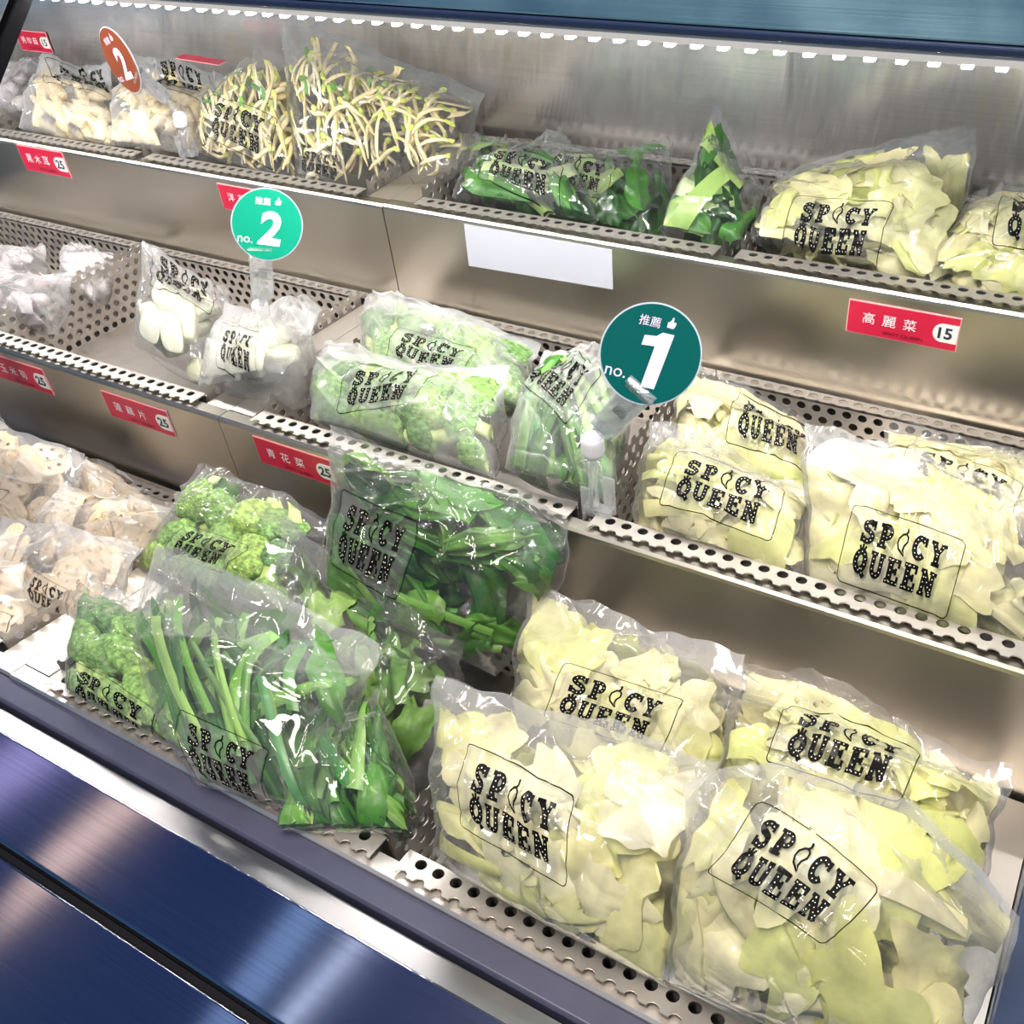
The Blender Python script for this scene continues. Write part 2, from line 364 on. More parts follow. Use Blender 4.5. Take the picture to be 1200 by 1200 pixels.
prof = [(-.3366, -.16), (-.3366, -.0772)] + fillet(-.3378, -.0792, .0020, 60, 110, 6) + fillet(-.3968, -.1040, .0045, 110, 185, 10) + [(-.4013, -.110), (-.4013, -.16)]
mb = MB(); mb.extrude_x(prof, XL, .86)
adopt(mb.build('front_ledge', M['steel_front'], smooth=False), case)
mb = MB(); mb.extrude_x([(-.4016, -.112), (-.4016, -.16), (-.408, -.16), (-.408, -.112)], XL, .86)
adopt(mb.build('lower_gap', M['black']), case)  # black filler, coloured as dark as the shade inside this gap
mb = MB(); mb.extrude_x([(-.408, -.1062), (-.4095, -.1050), (-.61, -.178), (-.62, -.188), (-.62, -.90), (-.408, -.90)], XL, .86)
adopt(mb.build('front_panel', M['steel_front'], bevel=.001), case)
mb = MB(); mb.box(XL, .86, -.414, .56, -.95, -.90)
adopt(mb.build('plinth', M['black']), case)
# inner liner below the shelves
mb = MB(); mb.extrude_x([(-.2955, -.185), (.545, -.185), (.545, .055), (.56, .055), (.56, -.20), (-.2955, -.20)], XL, .86)
adopt(mb.build('inner_liner', M['steel_panel']), case)
# sloping black end-glass post at the left
mb = MB(); a = np.array((-.27, .159, .3405)); b = np.array((-.27, -.300, -.030)); d = (b - a) / np.linalg.norm(b - a); nrm = np.cross(d, (1, 0, 0))
mb.obox((a + b) / 2, d, (1, 0, 0), nrm, np.linalg.norm(b - a) / 2, .006, .0085)
adopt(mb.build('sloping_post', M['post_black'], bevel=.002), case)

# ------------------------------------------------------------------ shelf frames
TIER = {'lower': dict(y0=-.2943, z0=-.073, y1=-.006, zb=-.115, drop=.056, zl=-.16),
        'middle': dict(y0=0.0, z0=0.0, y1=.298, zb=-.034, drop=.032, zl=-.138),
        'upper': dict(y0=.3038, z0=.0847, y1=.530, zb=.0, drop=.012, zl=-.042)}
UNIT = {'left': (-.8, -.0012, 0.0), 'right': (.0012, .7765, .0012), 'far': (-1.6, -.802, 0.0)}
def shelf_frame(tier, unit, label):
    t = TIER[tier]; x0, x1, dz = UNIT[unit]; y0, z0, y1 = t['y0'], t['z0'] + dz, t['y1']
    yo = y0 - (.0012 if unit == 'right' else 0)
    root = empty('shelf_frame', ((x0 + x1) / 2, y0, t['zl'])); tag(root, label, 'shelf frame', 'steel shelf frames of the three tiers')
    sl = t['drop'] / (y1 - y0)
    zz = lambda y: z0 - sl * (y - y0)
    if tier != 'lower':
        prof = [(yo, t['zl']), (yo, z0 - .005), (yo + .0008, z0 - .002), (yo + .003, z0), (yo + .016, zz(y0 + .016)), (yo + .016, zz(y0 + .016) - .0015), (yo + .004, z0 - .0022), (yo + .0015, z0 - .005), (yo + .0015, t['zl'])]
        mb = MB(); mb.extrude_x(prof, x0, x1); adopt(mb.build('front_panel', M['steel_panel']), root)
    else:
        prof = [(yo, z0 - .03), (yo, z0 - .002), (yo + .002, z0), (yo + .016, zz(y0 + .016)), (yo + .016, zz(y0 + .016) - .0015), (yo + .0015, z0 - .03)]
        mb = MB(); mb.extrude_x(prof, x0, x1); adopt(mb.build('front_lip', M['steel_frame']), root)
    for xa, xb in ((x0, x0 + .030), (x1 - .030, x1)):
        mb = MB(); ya = y0 + .0162
        P = [(ya, zz(ya)), (y1, zz(y1)), (y1, zz(y1) - .0015), (ya, zz(ya) - .0015)]
        mb.extrude_x(P, xa, xb)
        inner = xb if xa == x0 else xa
        mb.extrude_x([(ya, zz(ya) - .0016), (y1, zz(y1) - .0016), (y1, zz(y1) - .06), (ya, zz(ya) - .06)], inner - .0008, inner + .0008)
        adopt(mb.build('side_flange', M['steel_frame']), root)
    mb = MB(); yb = y1 - .012
    P = [(yb, zz(yb)), (y1, zz(y1)), (y1, zz(y1) - .0015), (yb, zz(yb) - .0015)]
    mb.extrude_x(P, x0 + .0302, x1 - .0302); adopt(mb.build('back_flange', M['steel_frame']), root)
    return root
for tier in ('lower', 'middle', 'upper'):
    shelf_frame(tier, 'left', {'lower': 'steel frame of the lowest tier around the pale sliced root bags',
                               'middle': 'steel frame of the middle tier around the half-empty trays left of the broccoli',
                               'upper': 'steel frame of the top tier holding baby corn and bean sprouts'}[tier])
    shelf_frame(tier, 'right', {'lower': 'steel frame of the lowest tier around the leafy greens and front cabbage bags',
                                'middle': 'steel frame of the middle tier behind the number 1 sign',
                                'upper': 'steel frame of the top tier with the blank white sticker'}[tier])
shelf_frame('upper', 'far', 'steel frame at the far left end of the top tier beyond the baby corn')

# ------------------------------------------------------------------ perforated trays
PITCH = .0145; HR = .0043
ANG = [rad(a) for a in (0, 22, 40.9, 62, 90, 118, 139.1, 158, 180, 202, 220.9, 242, 270, 298, 319.1, 338)]
def perf(mb, o, e1, e2, L1, L2, th=.0009, cut0=False, cut1=False):
    """perforated sheet: staggered round holes; cut0/cut1 = the first/last edge runs through a row of holes"""
    o, e1, e2 = [np.array(a, float) for a in (o, e1, e2)]; nn = np.cross(e1, e2)
    nx = max(1, round(L1 / PITCH)); px = L1 / nx
    ny = max(1, round(L2 / (PITCH * .866) + (-.5 if cut0 else 0) + (-.5 if cut1 else 0)))
    py = L2 / (ny + (.5 if cut0 else 0) + (.5 if cut1 else 0))
    def P(a, b, k): return o + e1 * a + e2 * b + nn * (th * k)
    def quad(a0, a1, b0, b1):
        V = [P(a, b, k) for k in (0, 1) for a, b in ((a0, b0), (a1, b0), (a1, b1), (a0, b1))]
        mb.add(V, [(3, 2, 1, 0), (4, 5, 6, 7), (0, 1, 5, 4), (2, 3, 7, 6)])
    def cell(cx, cy, yl, yh, angs):
        ins = []; outs = []
        for w in angs:
            c, s_ = math.cos(w), math.sin(w); ins.append((cx + HR * c, cy + HR * s_))
            hx = px / 2; hy = (yh - cy) if s_ > 0 else (cy - yl)
            t = min(hx / abs(c) if abs(c) > 1e-6 else 9, hy / abs(s_) if abs(s_) > 1e-6 else 9)
            if abs(abs(c) * hy - abs(s_) * hx) < .12 * hx * hy / max(hx, hy): ox, oy = math.copysign(hx, c), math.copysign(hy, s_)
            else: ox, oy = c * t, s_ * t
            outs.append((cx + ox, cy + oy))
        n = len(angs); full = n == 16
        V = [P(a, b, 0) for a, b in outs] + [P(a, b, 0) for a, b in ins] + [P(a, b, 1) for a, b in outs] + [P(a, b, 1) for a, b in ins]
        F = []
        for i in range(n if full else n - 1):
            j = (i + 1) % n
            F += [(i, n + i, n + j, j), (2 * n + i, 2 * n + j, 3 * n + j, 3 * n + i), (n + i, 3 * n + i, 3 * n + j, n + j)]
        mb.add(V, F)
    y = 0.0; row = 0
    rows = []
    if cut0: rows.append((0.0, 0.0, py / 2)); y = py / 2
    for k in range(ny): rows.append((y + py / 2, y, y + py)); y += py
    if cut1: rows.append((L2, L2 - py / 2, L2))
    for r, (cy, yl, yh) in enumerate(rows):
        sh = r % 2; n = nx - sh
        if sh: quad(0, px / 2, yl, yh); quad(L1 - px / 2, L1, yl, yh)
        for i in range(n):
            cx = px * (i + .5 + .5 * sh)
            if cut0 and r == 0: angs = ANG[0:9]
            elif cut1 and r == len(rows) - 1: angs = ANG[8:] + [ANG[0] + 2 * math.pi]
            else: angs = ANG
            cell(cx, cy, yl, yh, angs)
def tray_mesh(width, depth, drop, h=.072):
    """local: x 0..width, y 0 (front lip) .. depth, top rim at z 0; rim falls by `drop` towards the back"""
    mb = MB(); e = np.array((0, depth, -drop)); Ld = np.linalg.norm(e); ey = e / Ld
    fl = .0205
    lip = MB(); perf(lip, (.004, .0045, .0030), (1, 0, 0), ey, width - .008, fl, .0011, cut0=True)
    body = MB()
    f0 = np.array((0, .0045, 0.0016)) + ey * fl
    # front wall, floor
    body.obox(f0 + np.array((width / 2, 0, -h / 2)), (1, 0, 0), (0, 1, 0), (0, 0, 1), width / 2 - .003, .0006, h / 2)
    dd = depth - .034
    mid = f0 + ey * (dd / 2) + np.array((width / 2, 0, -h))
    body.obox(mid, (1, 0, 0), ey, np.cross((1, 0, 0), ey), width / 2 - .003, dd / 2, .0006)
    perf(body, f0 + ey * dd + np.array((.003, 0, -h)), (1, 0, 0), (0, 0, 1), width - .006, h)
    sides = [MB(), MB()]
    for sd, (x, top) in zip(sides, ((.003, .013), (width - .003, .013))):
        perf(sd, f0 + np.array((x, 0, -h)), ey, (0, 0, 1), dd, h + top, .0010, cut1=True)
    back = MB()
    perf(back, f0 + ey * dd + np.array((.004, 0, .0012)), (1, 0, 0), ey, width - .008, .016, .0011)
    return [(k, np_mesh_from(m, k)) for k, m in (('front_flange', lip), ('tray_body', body), ('side_wall', sides[0]), ('side_wall', sides[1]), ('back_flange', back))]
def np_mesh_from(mb, name):
    me = bpy.data.meshes.new(name); me.from_pydata(mb.V, [], mb.F); me.materials.append(M['steel_tray']); me.update(); return me
TM = {}
def tray(tier, x0, x1, label, shallow=None):
    t = TIER[tier]; key = (tier, round(x1 - x0, 3), shallow)
    if key not in TM: TM[key] = tray_mesh(x1 - x0, t['y1'] - t['y0'] - .012, t['drop'] * (t['y1'] - t['y0'] - .012) / (t['y1'] - t['y0']), shallow or .072)
    r = empty('perforated_tray', (x0, t['y0'], t['z0'] + (.0012 if x0 >= 0 else 0)))
    tag(r, label, 'tray', 'perforated steel trays')
    for k, me in TM[key]: link(k, me, r)
TR = [('lower', .036, .394, 'perforated steel tray on the lowest tier filled with leafy greens and broccoli'),
      ('lower', .406, .746, 'perforated steel tray on the lowest tier filled with four cabbage bags'),
      ('lower', -.394, -.036, 'perforated steel tray on the lowest tier filled with pale sliced root bags'),
      ('middle', .036, .394, 'perforated steel tray on the middle tier filled with light green broccoli bags'),
      ('middle', .406, .746, 'perforated steel tray on the middle tier filled with cabbage bags beside the number 1 sign'),
      ('middle', -.394, -.036, 'half-empty perforated steel tray on the middle tier with white radish bags'),
      ('middle', -.764, -.406, 'perforated steel tray on the middle tier with pale pink bags'),
      ('upper', .036, .394, 'perforated steel tray on the top tier filled with dark green choy bags'),
      ('upper', .406, .746, 'perforated steel tray on the top tier filled with cabbage bags above the 15 price card'),
      ('upper', -.394, -.036, 'perforated steel tray on the top tier filled with bean sprout bags'),
      ('upper', -.764, -.406, 'perforated steel tray on the top tier filled with baby corn bags'),
      ('upper', -1.194, -.836, 'perforated steel tray at the far left end of the top tier')]
for a in TR: tray(*a)

# ------------------------------------------------------------------ lettering
TXT = {}
def text_data(s, shear=0.0, bold=0.0, res=3):
    key = (s, shear, bold)
    if key in TXT: return TXT[key]
    c = bpy.data.curves.new('lettering', 'FONT'); c.body = s; c.resolution_u = res; c.shear = shear; c.offset = bold
    o = bpy.data.objects.new('lettering', c); COL.objects.link(o)
    dg = bpy.context.evaluated_depsgraph_get(); ev = o.evaluated_get(dg); me = ev.to_mesh()
    V = np.array([v.co[:2] for v in me.vertices]); F = [tuple(p.vertices) for p in me.polygons]
    ev.to_mesh_clear(); bpy.data.objects.remove(o); bpy.data.curves.remove(c)
    lo, hi = V.min(0), V.max(0)
    TXT[key] = (V, F, lo, hi); return TXT[key]
def text(name, s, o, ex, ey, height, m, parent, width=None, center=True, shear=0.0, bold=0.0):
    """text lying in the plane spanned by ex, ey; o = its centre"""
    V, F, lo, hi = text_data(s, shear, bold)
    k = height / (hi[1] - lo[1]); kx = k if width is None else width / (hi[0] - lo[0])
    c = (lo + hi) / 2; o, ex, ey = [np.array(a, float) for a in (o, ex, ey)]
    P = [o + ex * ((v[0] - c[0]) * kx) + ey * ((v[1] - c[1]) * k) for v in V]
    ob = mesh_obj(name, P, F, m); return adopt(ob, parent) if parent else ob

# the bag print: slab-serif letters with dots, in a unit box (x 0..1, y 0..1 downwards)
PV, PF, PM = [], [], []
def p_add(V, F, k):
    b = len(PV); PV.extend([tuple(v) for v in V]); PF.extend([tuple(i + b for i in f) for f in F]); PM.extend([k] * len(F))
ASP = 1.66          # width : height of the printed box
def ribbon(pts, w, k=1, closed=False):
    pts = np.array(pts, float); n = len(pts); V = []
    for i in range(n):
        a = pts[(i - 1) % n] if (closed or i > 0) else pts[i]; b = pts[(i + 1) % n] if (closed or i < n - 1) else pts[i]
        t = b - a; t /= np.linalg.norm(t) + 1e-9; q = np.array((-t[1], t[0]))
        ww = w[i] if isinstance(w, (list, tuple)) else w
        V += [pts[i] - q * ww / 2, pts[i] + q * ww / 2]
    F = [(2 * i, 2 * ((i + 1) % n), 2 * ((i + 1) % n) + 1, 2 * i + 1) for i in range(n if closed else n - 1)]
    return V, F
def seg(a, b, n=3): return [tuple(np.array(a) + (np.array(b) - np.array(a)) * i / n) for i in range(n + 1)]
def arc(cx, cy, rx, ry, a0, a1, n=12): return [(cx + rx * math.cos(rad(a0 + (a1 - a0) * i / n)), cy + ry * math.sin(rad(a0 + (a1 - a0) * i / n))) for i in range(n + 1)]
def along(pts, step):
    pts = [np.array(q, float) for q in pts]; out = []; acc = step * .5
    for a, b in zip(pts[:-1], pts[1:]):
        l = np.linalg.norm(b - a)
        while acc <= l: out.append(a + (b - a) * acc / l); acc += step
        acc -= l
    return out
def glyph(ch):
    """strokes [(points, width, dotted)] in a box 0.8 wide, 1 high, y up"""
    T = .23; s = .13
    if ch == 'P': return [(seg((.27, 0), (.27, 1)), .25, 1), (seg((.02, .065), (.54, .065)), s, 0), (seg((.02, .935), (.3, .935)), s, 0), ([(.27, .93)] + arc(.46, .70, .22, .23, 90, -90) + [(.27, .47)], .17, 1)]
    if ch == 'S': return [(arc(.38, .72, .24, .19, 15, 270, 14) + arc(.38, .28, .27, .21, 90, -165, 14)[1:], .2, 1), (seg((.66, .64), (.66, 1.0)), .11, 0), (seg((.08, .0), (.08, .36)), .11, 0)]
    if ch == 'C': return [(arc(.42, .5, .29, .41, 42, 322, 18), .22, 1), (seg((.70, .62), (.70, 1.0)), .11, 0), (seg((.64, .72), (.72, .72)), .12, 0)]
    if ch == 'Y': return [(seg((.14, .95), (.42, .45)), .21, 1), (seg((.68, .95), (.42, .45)), .15, 1), (seg((.42, .5), (.42, 0)), .23, 1), (seg((.2, .065), (.64, .065)), s, 0), (seg((-.02, .935), (.34, .935)), s, 0), (seg((.52, .935), (.86, .935)), s, 0)]
    if ch == 'U': return [([(.2, 1.0), (.2, .6)] + arc(.42, .33, .22, .23, 180, 360) + [(.64, .6), (.64, 1.0)], .19, 1), (seg((0, .935), (.4, .935)), s, 0), (seg((.5, .935), (.82, .935)), s, 0)]
    if ch == 'E': return [(seg((.25, 0), (.25, 1)), .25, 1), (seg((.02, .07), (.74, .07)), .15, 1), (seg((.02, .93), (.72, .93)), .15, 1), (seg((.3, .5), (.58, .5)), .14, 0), (seg((.72, .0), (.72, .34)), .11, 0), (seg((.70, .66), (.70, 1.0)), .11, 0), (seg((.57, .36), (.57, .64)), .1, 0)]
    if ch == 'N': return [(seg((.2, 0), (.2, 1)), .19, 1), (seg((.66, 0), (.66, 1)), .19, 1), (seg((.16, .96), (.70, .04)), .23, 1), (seg((.02, .065), (.38, .065)), s, 0), (seg((0, .935), (.3, .935)), s, 0), (seg((.48, .935), (.86, .935)), s, 0)]
    if ch == 'Q': return [(arc(.42, .48, .27, .37, 0, 360, 22), .22, 1), (seg((.42, .26), (.74, -.10)), .17, 1), ([(.24, 1.10), (.33, .9)], .09, 0), ([(.42, 1.18), (.42, .9)], .1, 0), ([(.60, 1.10), (.51, .9)], .09, 0)]
    if ch == 'i': return [([(.50, .86), (.34, .80), (.18, .62), (.15, .40), (.26, .18), (.62, -.04), (.50, .16), (.52, .36), (.66, .56), (.64, .76), (.50, .86)], .075, 0), ([(.50, .86), (.56, .96), (.53, 1.14)], .085, 0)]
def build_print():
    # pale ground and outline
    fr = []
    rx, ry = .045, .045 * ASP
    for cx, cy, a0 in ((1 - rx, ry, -90), (1 - rx, 1 - ry, 0), (rx, 1 - ry, 90), (rx, ry, 180)):
        fr += [(cx + rx * math.cos(rad(a0 + 90 * i / 5)), cy + ry * math.sin(rad(a0 + 90 * i / 5))) for i in range(6)]
    dense = []
    for a, b in zip(fr, fr[1:] + fr[:1]):
        l = math.hypot(b[0] - a[0], b[1] - a[1]); k = max(1, int(l / .06)); dense += [(a[0] + (b[0] - a[0]) * i / k, a[1] + (b[1] - a[1]) * i / k) for i in range(k)]
    d2 = np.array(dense) * (1, 1 / ASP)
    V, F = ribbon(d2, .0075, closed=True); p_add([(v[0], v[1] * ASP) for v in V], F, 1)
    nx, ny = 16, 10
    g = [(.02 + .96 * i / nx, .03 + .94 * j / ny) for j in range(ny + 1) for i in range(nx + 1)]
    p_add(g, [(j * (nx + 1) + i, j * (nx + 1) + i + 1, (j + 1) * (nx + 1) + i + 1, (j + 1) * (nx + 1) + i) for j in range(ny) for i in range(nx)], 0)
    for row, y_top, items in ((0, .145, 'SPiCY'), (1, .535, 'QUEEN')):
        hgt = .315                                      # letter height in box heights
        sx = .150 if row == 0 else .148; x = .135 if row == 0 else .115
        for ch in items:
            wgl = .125
            put = lambda q: (x + (q[0] / .8) * wgl, y_top + (1 - q[1]) * hgt)
            for pts, w, dotted in glyph(ch):
                V, F = ribbon(pts, w * 1.27); p_add([put(v) for v in V], F, 1)
                if dotted:
                    for c in along(pts, .20):
                        D = [put((c[0] + .029 * math.cos(a * math.pi / 3), c[1] + .027 * math.sin(a * math.pi / 3))) for a in range(6)]
                        p_add(D, [(0, 1, 2, 3, 4, 5)], 2)
            x += sx
build_print()
PVa = np.array(PV); PMv = np.zeros(len(PV), int)
for f, k in zip(PF, PM):
    for i in f: PMv[i] = k

# ------------------------------------------------------------------ bags
def shape8(u, v):
    return [-.25 * (1 - u) * (1 + v) * (1 + u - v), -.25 * (1 + u) * (1 + v) * (1 - u - v), -.25 * (1 + u) * (1 - v) * (1 - u + v), -.25 * (1 - u) * (1 - v) * (1 + u + v),
            .5 * (1 - u * u) * (1 + v), .5 * (1 + u) * (1 - v * v), .5 * (1 - u * u) * (1 - v), .5 * (1 - u) * (1 - v * v)]
def hprof(u, v, ft):
    u = np.clip(u, -1, 1); v = np.clip(v, -1, 1)
    e = np.maximum(1 - np.abs(u) ** 3.2, 0) ** .62
    lo = np.maximum(1 - np.abs(np.minimum(v, 0)) ** 2.6, 0) ** .6
    hi = np.where(v > 0, np.exp(-(np.maximum(v, 0) / max(ft, .1)) ** 3 * 1.1) * .93 + .07 * (1 - np.maximum(v, 0)), 1)
    return e * lo * hi
class Bag:
    def __init__(s, T, ft, N8, n, seed, crinkle=1.0, back=None):
        s.T, s.ft, s.N8, s.n = T, ft, np.array(N8), np.array(n); s.n = s.n / np.linalg.norm(s.n)
        s.back = back or T * .5; s.front = T * .6
        rng = np.random.default_rng(seed); s.rng = rng
        c = s.N8
        s.hw = (np.linalg.norm(c[1] - c[0]) + np.linalg.norm(c[2] - c[3])) / 4
        s.hh = (np.linalg.norm(c[0] - c[3]) + np.linalg.norm(c[1] - c[2])) / 4
        s.lines = []
        for k in range(34):
            top = k < 16
            p0 = rng.uniform(-1, 1, 2)
            if top: p0[1] = rng.uniform(.25, 1.05)
            ang = rng.uniform(0, math.pi) if not top else rng.normal(math.pi / 2, .65)
            s.lines.append((p0, ang, rng.uniform(.25, .8), rng.uniform(.016, .055), (1 if rng.random() < .65 else -1) * rng.uniform(.0022, .0064) * (1.4 if top else .85) * crinkle))
        s.ph = rng.uniform(0, 6.28, 12); s.ex = (c[1] - c[0] + c[2] - c[3]); s.ex /= np.linalg.norm(s.ex); s.ey = (c[0] - c[3] + c[1] - c[2]); s.ey /= np.linalg.norm(s.ey)
        s.cr = crinkle
    def mid(s, u, v):
        u = np.asarray(u, float); v = np.asarray(v, float)
        P = sum(w[..., None] * q for w, q in zip(shape8(u, v), s.N8)); ph = s.ph
        # wavy outline
        w1 = (np.sin(3.1 * v + ph[0]) + .6 * np.sin(7.3 * v + ph[1]) + .35 * np.sin(15 * v + ph[2])) * .0022 * np.abs(u) ** 3
        w2 = (np.sin(3.7 * u + ph[3]) + .7 * np.sin(8.1 * u + ph[4]) + .5 * np.sin(17 * u + ph[5])) * .0025 * np.maximum(v, 0) ** 3
        return P + w1[..., None] * s.ex + w2[..., None] * s.ey
    def wrinkle(s, u, v, side):
        r = np.zeros_like(u); ph = s.ph
        for k, (p0, a, ln, w, A) in enumerate(s.lines):
            if (k % 3 == 0) and side < 0: A = -A
            dx, dy = u - p0[0], v - p0[1]; d = np.abs(-math.sin(a) * dx + math.cos(a) * dy); t = math.cos(a) * dx + math.sin(a) * dy
            r += A * np.exp(-d / w) * np.exp(-(t / ln) ** 2)
        r += .0016 * s.cr * (np.sin(5 * u + 3 * v + ph[6]) * np.sin(4 * v - 2 * u + ph[7]) + .6 * np.sin(11 * u - 6 * v + ph[8]) * np.sin(9 * v + 5 * u + ph[9]))
        # billow of the empty top of the bag
        r += .010 * np.clip((v - .25) / .6, 0, 1) * np.sin(2.4 * u + 1.8 * v + ph[10])
        return r * np.clip((1.02 - np.abs(u)) / .12, 0, 1) * np.clip((v + 1.02) / .12, 0, 1)
    def surf(s, u, v, side=1, off=0.0):
        h = hprof(u, v, s.ft) * (s.front if side > 0 else s.back)
        w = s.wrinkle(u, v, side)
        lim = np.maximum(h, .0012)
        d = (h + np.maximum(w, -.75 * lim)) * side if side > 0 else -(h + np.maximum(w, -.75 * lim))
        # the empty top sways as one sheet, both films together
        top = np.clip((v - .2) / .5, 0, 1) * .012 * np.sin(2.2 * u + s.ph[11])
        return s.mid(u, v) + s.n * (d + off + top)[..., None]
    def put(s, P):
        """local metric frame (x across, y up, z out) -> bag interior; z is pressed against the film"""
        P = np.asarray(P, float); u = np.clip(P[:, 0] / s.hw, -.95, .95); v = np.clip(P[:, 1] / s.hh, -.95, .9)
        h = hprof(u, v, s.ft); z = P[:, 2]
        hi = h * s.front * .93 - .0008; lo = -h * s.back * .95
        z = np.where(z > 0, hi * np.tanh(z / np.maximum(hi, 1e-4)), z); z = np.maximum(z, lo); z = np.minimum(z, np.maximum(hi, lo))
        top = np.clip((v - .2) / .5, 0, 1) * .012 * np.sin(2.2 * u + s.ph[11])
        return s.mid(u, v) + s.n * (z + top)[:, None]
def grid_faces(nu, nv, flip=False):
    i = np.arange(nu - 1); j = np.arange(nv - 1); I, J = np.meshgrid(i, j); a = (J * nu + I).ravel()
    q = np.stack([a, a + 1, a + nu + 1, a + nu], 1)
    return q[:, ::-1] if flip else q

# ---- contents, each piece in the bag's local frame
def leaf_mesh(rng, la, lb, ripple, curl, shape='cut', n=11, m=9, rib=True):
    a = np.linspace(-1, 1, n); b = np.linspace(-1, 1, m); A, Bg = np.meshgrid(a, b)
    if shape == 'cut':                       # torn piece of a big leaf: rounded, irregular
        th = np.arctan2(Bg, A); r = np.maximum(np.abs(A), np.abs(Bg)); rr = r / np.maximum(np.hypot(A, Bg), 1e-6)
        blend = .75; A2 = A * (1 - blend + blend * rr); B2 = Bg * (1 - blend + blend * rr)
        k = 1 + .17 * np.sin(3 * th + rng.uniform(0, 6)) + .13 * np.sin(5 * th + rng.uniform(0, 6)) + .09 * np.sin(9 * th + rng.uniform(0, 6))
        x = A2 * la * k; y = B2 * lb * k
    elif shape == 'blade':                   # oval leaf with a tip
        w = np.sin(np.clip((A + 1) / 2, 0, 1) ** .75 * math.pi) ** .8 + .04
        x = A * la; y = Bg * lb * w * (1 + .10 * np.sin(9 * A + rng.uniform(0, 6)))
    elif shape == 'strap':                   # stalk: long even strip, channelled
        w = 1 - .35 * ((A + 1) / 2); x = A * la; y = Bg * lb * w
    z = curl[0] * (A ** 2 - .4) + curl[1] * (Bg ** 2 - .4) + ripple * (np.sin(4.2 * A + rng.uniform(0, 6)) * np.abs(Bg) + .7 * np.sin(7 * A + 3 * Bg + rng.uniform(0, 6)) * Bg ** 2 + .5 * np.sin(6 * Bg + rng.uniform(0, 6)))
    if rib: z = z + .0016 * np.exp(-(Bg / .14) ** 2)
    V = np.stack([x.ravel(), y.ravel(), z.ravel()], 1); F = grid_faces(n, m)
    V2 = V.copy(); V2[:, 2] -= .0009; nF = len(V)
    return np.vstack([V, V2]), np.vstack([F, F[:, ::-1] + nF])
def rot2(V, ang, tilt=(0, 0)):
    c, s_ = math.cos(ang), math.sin(ang); R = np.array(((c, -s_, 0), (s_, c, 0), (0, 0, 1)))
    cx, sx = math.cos(tilt[0]), math.sin(tilt[0]); cy, sy = math.cos(tilt[1]), math.sin(tilt[1])
    Rx = np.array(((1, 0, 0), (0, cx, -sx), (0, sx, cx))); Ry = np.array(((cy, 0, sy), (0, 1, 0), (-sy, 0, cy)))
    return V @ (R @ Rx @ Ry).T
def tube_np(pts, rs, n=7):
    mb = MB(); mb.tube(pts, rs, n, cap=False); V = np.array(mb.V); F = np.array(mb.F)
    k = len(V); V = np.vstack([V, pts[0], pts[-1]]); m = len(pts)
    c0 = [(k, (j + 1) % n, j, j) for j in range(n)]; c1 = [(k + 1, (m - 1) * n + j, (m - 1) * n + (j + 1) % n, (m - 1) * n + (j + 1) % n) for j in range(n)]
    return V, np.array([tuple(f) for f in F]), c0, c1
ICO = None
def ico(sub):
    bm = bmesh.new(); bmesh.ops.create_icosphere(bm, subdivisions=sub, radius=1); bm.verts.ensure_lookup_table()
    V = np.array([v.co[:] for v in bm.verts]); F = np.array([[v.index for v in f.verts] for f in bm.faces]); bm.free(); return V, F
ICO4, ICO2 = ico(4), ico(2)
def floret_mesh(rng, R):
    """broccoli head: a dome of smaller knobs, each grainy"""
    V, F = ICO4; V = V.copy()
    D = rng.normal(size=(26, 3)); D /= np.linalg.norm(D, axis=1)[:, None]
    d = np.max(V @ D.T, axis=1); bump = np.clip((d - .80) / .2, 0, 1) ** .6
    D2 = rng.normal(size=(330, 3)); D2 /= np.linalg.norm(D2, axis=1)[:, None]
    d2 = np.max(V @ D2.T, axis=1); b2 = np.clip((d2 - .972) / .028, 0, 1)
    r = .70 + .26 * bump + .11 * b2
    V = V * r[:, None] * R; V[:, 2] *= .8
    return V, F

def part(name, bag, V, F, m, root, smooth=True, mi=None):
    P = bag.put(V); me = np_mesh(name, P - np.array(root.location), F, m, smooth, mi); return link(name, me, root)

